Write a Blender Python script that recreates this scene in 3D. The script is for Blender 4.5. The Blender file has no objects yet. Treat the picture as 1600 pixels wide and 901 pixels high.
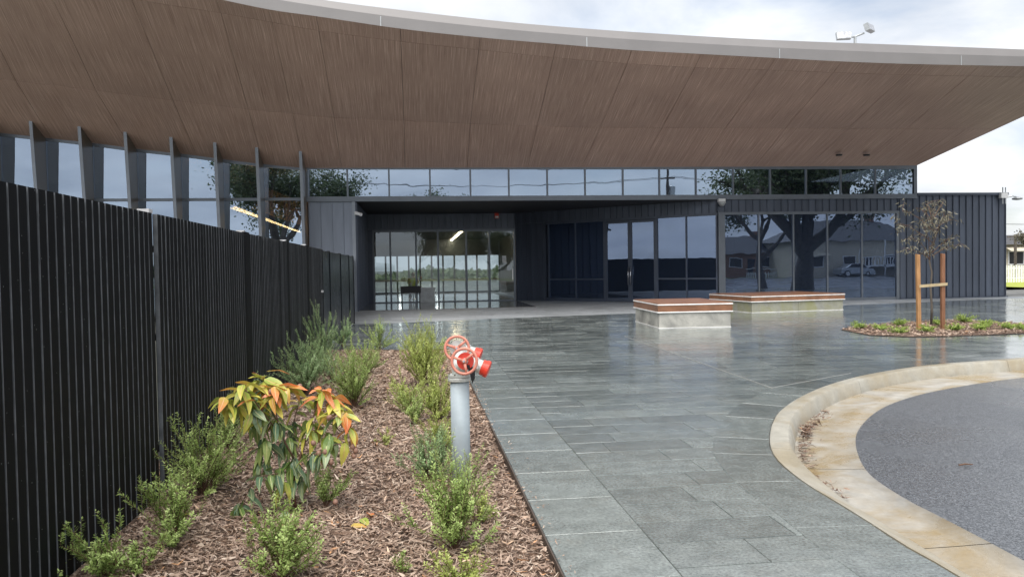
import bpy, bmesh, math, random
import numpy as np
from mathutils import Vector, Matrix
from mathutils.geometry import tessellate_polygon
random.seed(7); rng = np.random.default_rng(7)
scene = bpy.context.scene
col = scene.collection

# ------------------------------------------------------------------ camera
FPX, PITCH, ROLL, YAW, EYE = 1210.0, -0.02697, 0.01618, 0.12369, 1.5
_F = np.array([math.sin(YAW)*math.cos(PITCH), math.cos(YAW)*math.cos(PITCH), math.sin(PITCH)])
_R0 = np.array([math.cos(YAW), -math.sin(YAW), 0.0]); _U0 = np.cross(_R0, _F)
_R = _R0*math.cos(ROLL) - _U0*math.sin(ROLL); _U = np.cross(_R, _F)
cam_data = bpy.data.cameras.new('camera')
cam_data.sensor_fit = 'HORIZONTAL'; cam_data.sensor_width = 36.0
cam_data.lens = FPX/1600*36; cam_data.clip_start = 0.05; cam_data.clip_end = 2000
cam = bpy.data.objects.new('camera', cam_data); col.objects.link(cam)
cam.matrix_world = Matrix(((_R[0], _U[0], -_F[0], 0), (_R[1], _U[1], -_F[1], 0), (_R[2], _U[2], -_F[2], EYE), (0, 0, 0, 1)))
scene.camera = cam

# ------------------------------------------------------------------ sky, sun, exposure
SUN_EL, SUN_AZ = math.radians(58), math.radians(205)     # azimuth measured clockwise from +Y
world = bpy.data.worlds.new('World'); scene.world = world; world.use_nodes = True
nt = world.node_tree; nt.nodes.clear()
def wn(t, **k):
    n = nt.nodes.new(t)
    for a, b in k.items(): setattr(n, a, b)
    return n
sky = wn('ShaderNodeTexSky', sky_type='NISHITA', sun_disc=False)
sky.sun_elevation = SUN_EL; sky.sun_rotation = SUN_AZ; sky.air_density = 1.0; sky.dust_density = 2.0
tc = wn('ShaderNodeTexCoord'); sep = wn('ShaderNodeSeparateXYZ'); nt.links.new(tc.outputs['Generated'], sep.inputs[0])
ab = wn('ShaderNodeMath', operation='ABSOLUTE'); nt.links.new(sep.outputs[2], ab.inputs[0])
ad = wn('ShaderNodeMath', operation='ADD'); nt.links.new(ab.outputs[0], ad.inputs[0]); ad.inputs[1].default_value = 0.22
dx = wn('ShaderNodeMath', operation='DIVIDE'); nt.links.new(sep.outputs[0], dx.inputs[0]); nt.links.new(ad.outputs[0], dx.inputs[1])
dy = wn('ShaderNodeMath', operation='DIVIDE'); nt.links.new(sep.outputs[1], dy.inputs[0]); nt.links.new(ad.outputs[0], dy.inputs[1])
cmb = wn('ShaderNodeCombineXYZ'); nt.links.new(dx.outputs[0], cmb.inputs[0]); nt.links.new(dy.outputs[0], cmb.inputs[1])
n1 = wn('ShaderNodeTexNoise'); n1.inputs['Scale'].default_value = 1.1; n1.inputs['Detail'].default_value = 7; n1.inputs['Roughness'].default_value = 0.55; n1.inputs['Distortion'].default_value = 0.4
n2 = wn('ShaderNodeTexNoise'); n2.inputs['Scale'].default_value = 2.3; n2.inputs['Detail'].default_value = 6; n2.inputs['Roughness'].default_value = 0.5
nt.links.new(cmb.outputs[0], n1.inputs['Vector']); nt.links.new(cmb.outputs[0], n2.inputs['Vector'])
r1 = wn('ShaderNodeValToRGB'); r1.color_ramp.elements[0].position = 0.34; r1.color_ramp.elements[0].color = (.45, .45, .45, 1); r1.color_ramp.elements[1].position = 0.50; r1.color_ramp.elements[1].color = (1, 1, 1, 1)
r2 = wn('ShaderNodeValToRGB'); r2.color_ramp.elements[0].position = 0.33; r2.color_ramp.elements[0].color = (.68, .71, .76, 1); r2.color_ramp.elements[1].position = 0.66; r2.color_ramp.elements[1].color = (.92, .94, .965, 1)
nt.links.new(n1.outputs['Fac'], r1.inputs[0]); nt.links.new(n2.outputs['Fac'], r2.inputs[0])
cs = wn('ShaderNodeVectorMath', operation='SCALE'); cs.inputs['Scale'].default_value = 7.6; nt.links.new(r2.outputs[0], cs.inputs[0])
mx = wn('ShaderNodeMixRGB'); nt.links.new(r1.outputs[0], mx.inputs[0]); nt.links.new(sky.outputs[0], mx.inputs[1]); nt.links.new(cs.outputs[0], mx.inputs[2])
bg = wn('ShaderNodeBackground'); bg.inputs[1].default_value = 0.05; nt.links.new(mx.outputs[0], bg.inputs[0])
wo = wn('ShaderNodeOutputWorld'); nt.links.new(bg.outputs[0], wo.inputs[0])
sun_d = bpy.data.lights.new('sun', 'SUN'); sun_d.energy = 1.5; sun_d.angle = math.radians(60); sun_d.color = (1, .96, .9)
sun = bpy.data.objects.new('sun', sun_d); col.objects.link(sun)
sd = Vector((math.sin(SUN_AZ)*math.cos(SUN_EL), math.cos(SUN_AZ)*math.cos(SUN_EL), math.sin(SUN_EL)))
sun.rotation_euler = sd.to_track_quat('Z', 'Y').to_euler(); sun.location = sd*60
vs = scene.view_settings; vs.view_transform = 'Standard'; vs.look = 'None'; vs.exposure = 1.75; vs.gamma = 1.0; vs.use_curve_mapping = False
scene.cycles.max_bounces = 8; scene.cycles.diffuse_bounces = 4; scene.cycles.glossy_bounces = 4; scene.cycles.transparent_max_bounces = 12
scene.cycles.sample_clamp_indirect = 6

# ------------------------------------------------------------------ measuring helpers (photograph pixel -> place on a real plane)
def ray(x, y): return _F*FPX + _R*(x-800) - _U*(y-450.5)
def G(x, y, z=0.0):
    d = ray(x, y); t = (z-EYE)/d[2]; p = d*t; return Vector((p[0], p[1], z))
def V(x, y, Y):
    d = ray(x, y); t = Y/d[1]; p = d*t; return Vector((p[0], Y, p[2]+EYE))
def VX(x, y, X):
    d = ray(x, y); t = X/d[0]; p = d*t; return Vector((X, p[1], p[2]+EYE))
def curve(pts):
    xs = [p[0] for p in pts]; ys = [p[1] for p in pts]
    def f(x):
        # smooth cubic Hermite
        if x <= xs[0]: return ys[0]+(ys[1]-ys[0])/(xs[1]-xs[0])*(x-xs[0])
        if x >= xs[-1]: return ys[-1]+(ys[-1]-ys[-2])/(xs[-1]-xs[-2])*(x-xs[-1])
        i = max(k for k in range(len(xs)-1) if xs[k] <= x)
        def m(k):
            if k == 0: return (ys[1]-ys[0])/(xs[1]-xs[0])
            if k == len(xs)-1: return (ys[-1]-ys[-2])/(xs[-1]-xs[-2])
            return (ys[k+1]-ys[k-1])/(xs[k+1]-xs[k-1])
        h = xs[i+1]-xs[i]; t = (x-xs[i])/h
        return (2*t**3-3*t**2+1)*ys[i]+(t**3-2*t**2+t)*h*m(i)+(-2*t**3+3*t**2)*ys[i+1]+(t**3-t**2)*h*m(i+1)
    return f

# ------------------------------------------------------------------ materials
class NT:
    def __init__(s, name):
        s.m = bpy.data.materials.new(name); s.m.use_nodes = True; s.t = s.m.node_tree; s.t.nodes.clear()
        s.out = s.t.nodes.new('ShaderNodeOutputMaterial')
    def n(s, t, ins=None, **k):
        n = s.t.nodes.new(t)
        for a, b in k.items(): setattr(n, a, b)
        for a, b in (ins or {}).items():
            if hasattr(b, 'outputs'): s.t.links.new(b.outputs[0], n.inputs[a])
            elif hasattr(b, 'is_output'): s.t.links.new(b, n.inputs[a])
            else: n.inputs[a].default_value = b
        return n
    def ramp(s, fac, stops):
        r = s.n('ShaderNodeValToRGB', {0: fac}); e = r.color_ramp.elements
        while len(e) < len(stops): e.new(0.5)
        for i, (p, c) in enumerate(stops):
            e[i].position = p; e[i].color = (*c, 1) if len(c) == 3 else c
        return r
    def noise(s, vec, scale, detail=4, rough=.5, dist=0.0):
        d = {'Scale': scale, 'Detail': detail, 'Roughness': rough, 'Distortion': dist}
        if vec is not None: d['Vector'] = vec
        return s.n('ShaderNodeTexNoise', d)
    def mapping(s, vec, scale=(1, 1, 1), rot=(0, 0, 0)):
        return s.n('ShaderNodeMapping', {'Vector': vec, 'Scale': scale, 'Rotation': rot})
    def math(s, op, a, b=None):
        d = {0: a}
        if b is not None: d[1] = b
        return s.n('ShaderNodeMath', d, operation=op)
    def mix(s, f, a, b, blend='MIX'): return s.n('ShaderNodeMixRGB', {0: f, 1: a, 2: b}, blend_type=blend)
    def bump(s, h, strength=.3, dist=.01): return s.n('ShaderNodeBump', {'Height': h, 'Strength': strength, 'Distance': dist})
    def bsdf(s, **k):
        names = {'color': 'Base Color', 'rough': 'Roughness', 'metal': 'Metallic', 'normal': 'Normal', 'spec': 'Specular IOR Level', 'coat': 'Coat Weight', 'coatr': 'Coat Roughness', 'trans': 'Transmission Weight', 'sss': 'Subsurface Weight', 'emit': 'Emission Color', 'es': 'Emission Strength', 'coatn': 'Coat Normal'}
        return s.n('ShaderNodeBsdfPrincipled', {names[a]: b for a, b in k.items()})
    def done(s, sh): s.t.links.new(sh.outputs[0], s.out.inputs[0]); return s.m
    def pos(s): return s.n('ShaderNodeNewGeometry').outputs['Position']
    def obj(s): return s.n('ShaderNodeTexCoord').outputs['Object']
    def rnd(s): return s.n('ShaderNodeObjectInfo').outputs['Random']
    def attr(s, a): return s.n('ShaderNodeAttribute', attribute_name=a).outputs['Fac']

def c4(c): return (*c, 1)
def plain(name, c, rough=.5, metal=0.0, var=.15, scale=6, bump=0.0, bscale=60, spec=.5):
    m = NT(name); P = m.pos(); nz = m.noise(P, scale, 5)
    cc = m.ramp(nz, [(.3, tuple(x*(1-var) for x in c)), (.7, tuple(min(1, x*(1+var)) for x in c))])
    rr = m.n('ShaderNodeMapRange', {0: nz.outputs[0], 3: max(0.02, rough-.08), 4: min(1, rough+.08)})
    k = dict(color=cc, rough=rr, metal=metal, spec=spec)
    if bump: k['normal'] = m.bump(m.noise(P, bscale, 3), bump, .004)
    return m.done(m.bsdf(**k))

M = {}
M['metal_dark'] = plain('powder coated charcoal', (.064, .080, .115), .38, .0, .12, 3)
M['mullion'] = plain('anodised grey mullion', (.16, .18, .21), .38, .4, .08, 3)
M['fin'] = plain('grey fin with painted soffit bounce', (.16, .138, .115), .34, .1, .08, 3)  # brown bounce from the soffit is painted into the grey fin sides
M['fin_face'] = plain('grey fin nosing', (.26, .285, .33), .4, .3, .08, 3)
M['fascia'] = plain('fascia metal', (.225, .215, .215), .5, .1, .05, 1.2)
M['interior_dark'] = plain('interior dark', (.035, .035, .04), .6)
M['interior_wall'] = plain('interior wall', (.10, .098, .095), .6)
M['white'] = plain('white paint', (.75, .76, .77), .4)
M['grey_metal'] = plain('galvanised arm', (.45, .47, .48), .4, .5)
M['black'] = plain('black plastic', (.012, .012, .014), .4)
M['steel'] = plain('brushed steel', (.6, .6, .62), .25, 1.0)
M['concrete_trim'] = plain('white aluminium trim', (.8, .8, .8), .35)

def mk_cladding(name, c, rough):
    m = NT(name); P = m.pos(); mp = m.mapping(P, (2.5, 2.5, .35)); nz = m.noise(mp, 1.5, 5)
    r = m.rnd(); cc = m.ramp(nz, [(.3, tuple(x*.85 for x in c)), (.7, tuple(x*1.15 for x in c))])
    v = m.n('ShaderNodeMapRange', {0: r, 3: .88, 4: 1.12}); cc2 = m.mix(1.0, cc, v, 'MULTIPLY')
    oil = m.bump(m.noise(m.mapping(P, (1, 1, .5)), 2.2, 2), .12, .03)
    return m.done(m.bsdf(color=cc2, rough=m.n('ShaderNodeMapRange', {0: nz.outputs[0], 3: rough-.06, 4: rough+.08}), metal=.25, normal=oil))
M['cladding'] = mk_cladding('standing seam charcoal', (.088, .105, .142), .36)
M['cladding_light'] = mk_cladding('standing seam slate', (.19, .215, .265), .36)

def mk_glass(name, refl, tint, rtint, haze=0.0):
    m = NT(name); P = m.pos()
    wav = m.bump(m.noise(P, .9, 2), .035, .05)
    lw = m.n('ShaderNodeLayerWeight', {'Blend': .35}).outputs['Fresnel']
    f = m.n('ShaderNodeMapRange', {0: lw, 1: 0.0, 2: 1.0, 3: refl, 4: 1.0})
    g = m.n('ShaderNodeBsdfGlossy', {'Color': c4(rtint), 'Roughness': .004, 'Normal': wav}); t = m.n('ShaderNodeBsdfTransparent', {'Color': c4(tint)})
    if haze: t = m.n('ShaderNodeMixShader', {0: haze, 1: t, 2: m.n('ShaderNodeBsdfDiffuse', {'Color': (.12, .17, .28, 1)})})  # blue diffuse haze painted into the glass to lift its darks
    return m.done(m.n('ShaderNodeMixShader', {0: f, 1: t, 2: g}))
M['glass_high'] = mk_glass('reflective tinted glass', .42, (.34, .38, .42), (.64, .77, .95), .05)
M['glass_low'] = mk_glass('blue tinted glass', .19, (.32, .40, .50), (.58, .72, .98), .14)
M['glass_entry'] = mk_glass('entrance glass', .05, (.62, .68, .70), (.9, .95, 1.0))

def mk_soffit():
    m = NT('timber look soffit'); uv = m.n('ShaderNodeUVMap').outputs[0]
    a = m.noise(m.mapping(uv, (34, .35, 1)), 1.0, 6, .7); b = m.noise(m.mapping(uv, (120, .9, 1)), 1.0, 3, .6)
    big = m.noise(m.mapping(uv, (.5, .5, 1)), 1.0, 3)
    mixn = m.mix(.5, a, b)
    cc = m.ramp(mixn, [(.36, (0.264, 0.163, 0.124)), (.45, (0.432, 0.286, 0.230)), (.55, (0.518, 0.354, 0.290)), (.64, (0.800, 0.606, 0.510))])
    v = m.n('ShaderNodeMapRange', {0: m.rnd(), 3: .97, 4: 1.03}); cc = m.mix(1.0, cc, v, 'MULTIPLY')
    w = m.n('ShaderNodeMapRange', {0: big.outputs[0], 1: .3, 2: .7, 3: .92, 4: 1.08}); cc = m.mix(1.0, cc, w, 'MULTIPLY')
    return m.done(m.bsdf(color=cc, rough=.42, spec=.5, normal=m.bump(mixn, .12, .004)))
M['soffit'] = mk_soffit()

def mk_paver():
    m = NT('wet bluestone paver'); P = m.pos(); s = m.n('ShaderNodeSeparateXYZ', {0: P})
    tone = m.attr('tone')
    # rain shadow of the overhang: dry stone beyond an almost straight wet edge
    edge = m.math('SUBTRACT', s.outputs[1], m.math('MULTIPLY_ADD', s.outputs[0], .22)); edge.inputs[0]
    e2 = edge
    nzl = m.noise(P, 1.3, 3)
    lin = m.n('ShaderNodeMath', {0: s.outputs[0], 1: .215, 2: 22.0}, operation='MULTIPLY_ADD')
    dist = m.math('SUBTRACT', s.outputs[1], lin)
    dist = m.math('ADD', dist, m.math('MULTIPLY', m.math('SUBTRACT', nzl.outputs[0], .5), .7))
    dry = m.n('ShaderNodeMapRange', {0: dist, 1: 0, 2: .35, 3: 0, 4: 1}); dry.interpolation_type = 'SMOOTHSTEP'
    tex = m.noise(P, 55, 4, .65); blot = m.noise(P, .8, 5, .6); mid = m.noise(P, 7, 5, .6)
    wetc = m.ramp(mid, [(.3, (0.129, 0.149, 0.145)), (.7, (0.207, 0.233, 0.227))])
    wetc = m.mix(m.n('ShaderNodeMapRange', {0: m.noise(P, 2.1, 4, .6).outputs[0], 1: .55, 2: .75, 3: 0, 4: .35}), wetc, (.14, .125, .095, 1))
    dryc = m.ramp(mid, [(.3, (.26, .28, .30)), (.7, (.34, .36, .38))])
    cc = m.mix(dry, wetc, dryc)
    tv = m.n('ShaderNodeMapRange', {0: tone, 3: .82, 4: 1.18}); cc = m.mix(1.0, cc, tv, 'MULTIPLY')
    cc = m.mix(1.0, cc, m.n('ShaderNodeMapRange', {0: tex.outputs[0], 1: .3, 2: .7, 3: .62, 4: 1.45}), 'MULTIPLY')
    pud = m.n('ShaderNodeMapRange', {0: blot.outputs[0], 1: .42, 2: .62, 3: .24, 4: .07})
    tr = m.n('ShaderNodeMapRange', {0: tone, 3: -.04, 4: .07}); rw = m.math('ADD', pud, tr)
    rr = m.n('ShaderNodeMix', {0: dry, 2: rw, 3: .55}); rr.data_type = 'FLOAT'
    far = m.n('ShaderNodeMapRange', {0: s.outputs[1], 1: 4, 2: 14, 3: .34, 4: .10})
    b = m.n('ShaderNodeBump', {'Height': tex, 'Strength': far, 'Distance': .006})
    b2 = m.n('ShaderNodeBump', {'Height': m.noise(m.mapping(P, (1.0, 3.0, 1)), 2.6, 3), 'Strength': .10, 'Distance': .02, 'Normal': b})
    cw = m.n('ShaderNodeMapRange', {0: dry.outputs[0], 3: .75, 4: 0.0}); cr = m.n('ShaderNodeMapRange', {0: m.noise(P, 1.7, 4, .6).outputs[0], 1: .35, 2: .65, 3: .04, 4: .26})
    cb = m.n('ShaderNodeBump', {'Height': m.noise(m.mapping(P, (1.0, 2.2, 1)), 9, 4, .6), 'Strength': .10, 'Distance': .01})
    return m.done(m.bsdf(color=cc, rough=rr, spec=.55, normal=b2, coat=cw, coatr=cr, coatn=cb))
M['paver'] = mk_paver()
def mk_grout():
    m = NT('paver joint mortar'); P = m.pos(); nz = m.noise(P, 1.6, 4, .6)
    cc = m.ramp(nz, [(.44, (.055, .055, .052)), (.64, (.24, .235, .22))])
    return m.done(m.bsdf(color=cc, rough=.6))
M['grout'] = mk_grout()
def mk_kerb(name, base, stain, amt, rough=.35):
    m = NT(name); P = m.pos()
    a = m.noise(P, 1.3, 6, .62, .6); b = m.noise(P, 38, 4, .6); c = m.noise(P, 6, 5, .6)
    cc = m.ramp(c, [(.3, tuple(x*.82 for x in base)), (.7, tuple(x*1.14 for x in base))])
    f = m.n('ShaderNodeMapRange', {0: a.outputs[0], 1: .38, 2: .6, 3: 0.0, 4: amt})
    cc = m.mix(f, cc, c4(stain)); cc = m.mix(1.0, cc, m.n('ShaderNodeMapRange', {0: b.outputs[0], 3: .8, 4: 1.2}), 'MULTIPLY')
    return m.done(m.bsdf(color=cc, rough=m.n('ShaderNodeMapRange', {0: a.outputs[0], 1: .35, 2: .65, 3: rough+.12, 4: rough-.12}), normal=m.bump(b, .25, .004)))
M['kerb'] = mk_kerb('kerb concrete', (.36, .345, .30), (.30, .25, .165), .75, .4)
M['gutter'] = mk_kerb('gutter concrete', (0.353, 0.336, 0.302), (0.276, 0.204, 0.101), .9, .3)
M['bench_concrete'] = mk_kerb('bench concrete', (.24, .24, .225), (.50, .49, .45), .95, .5)
M['bench_concrete_mossy'] = mk_kerb('bench concrete with moss', (.30, .30, .27), (.27, .27, .12), .8, .5)
def mk_asphalt():
    m = NT('wet asphalt'); P = m.pos(); v = m.n('ShaderNodeTexVoronoi', {'Vector': P, 'Scale': 120.0}); big = m.noise(P, .42, 5, .6)
    ag = m.noise(P, 48, 3, .75); cc = m.ramp(m.mix(.5, v.outputs['Color'], ag), [(.33, (.035, .039, .046)), (.52, (.085, .093, .106)), (.72, (.17, .18, .20))])
    rr = m.n('ShaderNodeMapRange', {0: big.outputs[0], 1: .38, 2: .62, 3: .42, 4: .12})
    return m.done(m.bsdf(color=cc, rough=rr, spec=.6, normal=m.bump(ag, .5, .008)))
M['asphalt'] = mk_asphalt()
def mk_fence():
    m = NT('black powder coat with raindrops'); P = m.pos()
    v = m.n('ShaderNodeTexVoronoi', {'Vector': P, 'Scale': 48.0}); w = m.n('ShaderNodeTexWhiteNoise', {0: v.outputs['Color']})
    d = m.math('MULTIPLY', m.math('LESS_THAN', v.outputs['Distance'], .10), m.math('GREATER_THAN', w.outputs[0], .90))
    nz = m.noise(m.mapping(P, (4, 4, .6)), 1, 4)
    base = m.ramp(nz, [(.3, (.0028, .0034, .0044)), (.7, (.0052, .0062, .0078))])
    cc = m.mix(d, base, (.30, .32, .34, 1))
    return m.done(m.bsdf(color=cc, rough=m.n('ShaderNodeMapRange', {0: nz.outputs[0], 3: .5, 4: .65}), spec=.10, normal=m.bump(m.math('MULTIPLY', d, 1.0), .4, .003)))
M['fence'] = mk_fence()
M['fence_lit_edge'] = plain('fence slat edge painted lit', (.115, .125, .14), .5, .0, .3, 12, spec=.3)  # paler than the slats: light catching their edges is painted in
M['gate_panel'] = plain('glossy black gate panel', (.008, .011, .018), .3, 0, .2, 3, spec=.15)
M['cap'] = plain('pale post cap', (.5, .5, .52), .45)
def mk_timber(name, lo, hi, axis=(1, 8, 8), rough=.45, wet=.2):
    m = NT(name); P = m.obj(); mp = m.mapping(P, axis); g = m.noise(mp, 3.0, 6, .65, .4); big = m.noise(P, 3, 3)
    cc = m.ramp(g, [(.3, lo), (.7, hi)]); cc = m.mix(1.0, cc, m.n('ShaderNodeMapRange', {0: big.outputs[0], 1: .3, 2: .7, 3: .8, 4: 1.2}), 'MULTIPLY')
    return m.done(m.bsdf(color=cc, rough=rough, normal=m.bump(g, .15, .003)))
M['bench_timber'] = mk_timber('oiled bench timber', (.17, .078, .043), (.30, .15, .085), (1, 14, 14), .3)
M['stake'] = mk_timber('hardwood stake', (.30, .15, .06), (.50, .28, .13), (14, 14, 1), .5)
M['stake_dark'] = mk_timber('wet hardwood stake', (.16, .075, .04), (.29, .14, .08), (14, 14, 1), .45)
M['strap'] = plain('hessian tie', (.45, .36, .22), .9)
def mk_soil():
    m = NT('mulch soil'); P = m.pos(); a = m.noise(P, 18, 6, .7); cc = m.ramp(a, [(.3, (.045, .028, .02)), (.7, (.16, .105, .078))])
    return m.done(m.bsdf(color=cc, rough=.85, normal=m.bump(a, .8, .03)))
M['soil'] = mk_soil()
def mk_chip():
    m = NT('bark chip'); t = m.attr('tone'); P = m.pos(); g = m.noise(m.mapping(P, (60, 60, 60)), 1, 3)
    cc = m.ramp(t, [(0, (0.115, 0.067, 0.046)), (.35, (0.270, 0.179, 0.130)), (.7, (0.459, 0.341, 0.263)), (.93, (0.621, 0.516, 0.419)), (1, (0.630, 0.335, 0.162))])
    cc = m.mix(1.0, cc, m.n('ShaderNodeMapRange', {0: g.outputs[0], 3: .75, 4: 1.25}), 'MULTIPLY')
    return m.done(m.bsdf(color=cc, rough=.5, spec=.5))
M['chip'] = mk_chip()
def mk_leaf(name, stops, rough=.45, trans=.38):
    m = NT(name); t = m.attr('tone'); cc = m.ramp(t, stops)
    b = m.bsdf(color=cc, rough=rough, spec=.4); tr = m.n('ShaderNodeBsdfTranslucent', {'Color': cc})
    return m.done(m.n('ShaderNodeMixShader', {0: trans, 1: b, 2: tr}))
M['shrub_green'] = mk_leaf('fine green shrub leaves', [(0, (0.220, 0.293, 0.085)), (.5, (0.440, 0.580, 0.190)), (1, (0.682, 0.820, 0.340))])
M['shrub_blue'] = mk_leaf('blue green shrub leaves', [(0, (0.187, 0.287, 0.130)), (.5, (0.385, 0.549, 0.270)), (1, (0.616, 0.793, 0.430))])
M['shrub_yellow'] = mk_leaf('yellow green shrub leaves', [(0, (0.264, 0.317, 0.070)), (.5, (0.528, 0.622, 0.180)), (1, (0.748, 0.820, 0.320))])
M['tuft'] = mk_leaf('tuft leaves', [(0, (0.137, 0.223, 0.051)), (.5, (0.376, 0.513, 0.120)), (1, (0.616, 0.750, 0.223))])
M['tree_leaf'] = mk_leaf('dull tree leaves', [(0, (0.051, 0.076, 0.037)), (.5, (0.111, 0.145, 0.071)), (1, (0.204, 0.238, 0.128))])
M['young_leaf'] = mk_leaf('young tree leaves', [(0, (.075, .065, .05)), (.5, (.17, .16, .115)), (1, (.36, .34, .26))], .4)
M['twig'] = plain('brown twig', (.11, .06, .038), .7)
M['bark'] = plain('bark', (.10, .085, .07), .85, 0, .4, 5, .7, 18)
M['gumnut'] = plain('gumnut', (.27, .15, .11), .6, 0, .3, 60)
def mk_big_leaf(name, a, b, edge):
    m = NT(name); uv = m.n('ShaderNodeUVMap').outputs[0]; s = m.n('ShaderNodeSeparateXYZ', {0: uv}); r = m.rnd()
    nz = m.noise(m.obj(), 22, 3); f = m.math('ADD', s.outputs[1], m.math('MULTIPLY', m.math('SUBTRACT', r, .5), .9)); f = m.math('ADD', f, m.math('MULTIPLY', m.math('SUBTRACT', nz.outputs[0], .5), .7))
    cc = m.ramp(f, [(.15, a), (.85, b)])
    mid = m.math('LESS_THAN', m.math('ABSOLUTE', m.math('SUBTRACT', s.outputs[0], .5)), .05); cc = m.mix(mid, cc, c4(edge))
    bs = m.bsdf(color=cc, rough=.33, spec=.5); tr = m.n('ShaderNodeBsdfTranslucent', {'Color': cc})
    return m.done(m.n('ShaderNodeMixShader', {0: .25, 1: bs, 2: tr}))
M['leaf_green'] = mk_big_leaf('gum leaf green', (0.163, 0.263, 0.072), (0.375, 0.463, 0.156), (0.625, 0.625, 0.264))
M['leaf_bluegreen'] = mk_big_leaf('gum leaf blue green', (0.117, 0.200, 0.120), (0.286, 0.362, 0.204), (0.546, 0.562, 0.312))
M['leaf_yellow'] = mk_big_leaf('gum leaf yellow green', (.34, .42, .08), (.66, .60, .12), (.66, .45, .18))
M['leaf_orange'] = mk_big_leaf('gum leaf orange', (.62, .45, .10), (.80, .25, .10), (.80, .48, .26))
M['galv'] = plain('galvanised pipe', (.36, .42, .46), .55, .0, .12, 9, .15, 120)
M['wheel_red'] = plain('faded red handwheel', (.60, .23, .17), .5, 0, .12, 20)
M['red'] = plain('red cap', (.70, .055, .03), .35, 0, .1, 12)
M['valve'] = plain('pale valve casting', (.60, .62, .60), .4, .2, .15, 20)
M['grass'] = plain('grass', (.10, .14, .035), .8, 0, .3, .6)
M['verge_yellow'] = plain('yellow green verge', (.30, .34, .04), .8, 0, .2, 1.5)
M['ground'] = plain('far ground', (.11, .115, .10), .7, 0, .3, .12)
M['street'] = plain('street asphalt', (.07, .073, .078), .4, 0, .2, .5)
M['brick'] = plain('brick wall', (.28, .15, .10), .8, 0, .2, 3)
M['cream'] = plain('cream weatherboard', (.55, .50, .40), .7)
M['roof_tile'] = plain('dark roof tile', (.06, .06, .065), .6, 0, .3, 4)
M['car_paint'] = plain('silver car paint', (.45, .48, .52), .25, .6)
M['tyre'] = plain('tyre', (.02, .02, .02), .8)
M['desk'] = plain('pale desk', (.6, .62, .62), .4)
M['floor_in'] = plain('polished floor', (.16, .16, .155), .10, 0, .1, 1)
M['hivis'] = plain('hi-vis fabric', (.62, .80, .04), .7)
M['skin'] = plain('skin', (.45, .27, .2), .5)
M['hair'] = plain('dark hair', (.03, .022, .018), .6)
M['trousers'] = plain('navy fabric', (.02, .022, .035), .8)
def mk_emit(name, c, s):
    m = NT(name); return m.done(m.n('ShaderNodeEmission', {0: c4(c), 1: s}))
M['strip'] = mk_emit('warm strip light', (1, .72, .42), 11.0)
M['strip_hall'] = mk_emit('hall strip light', (1, .56, .20), 9.0)
M['strip_white'] = mk_emit('white strip light', (1, .93, .85), 7.0)
M['warm_timber'] = plain('warm timber lining', (.50, .30, .13), .5)

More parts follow.
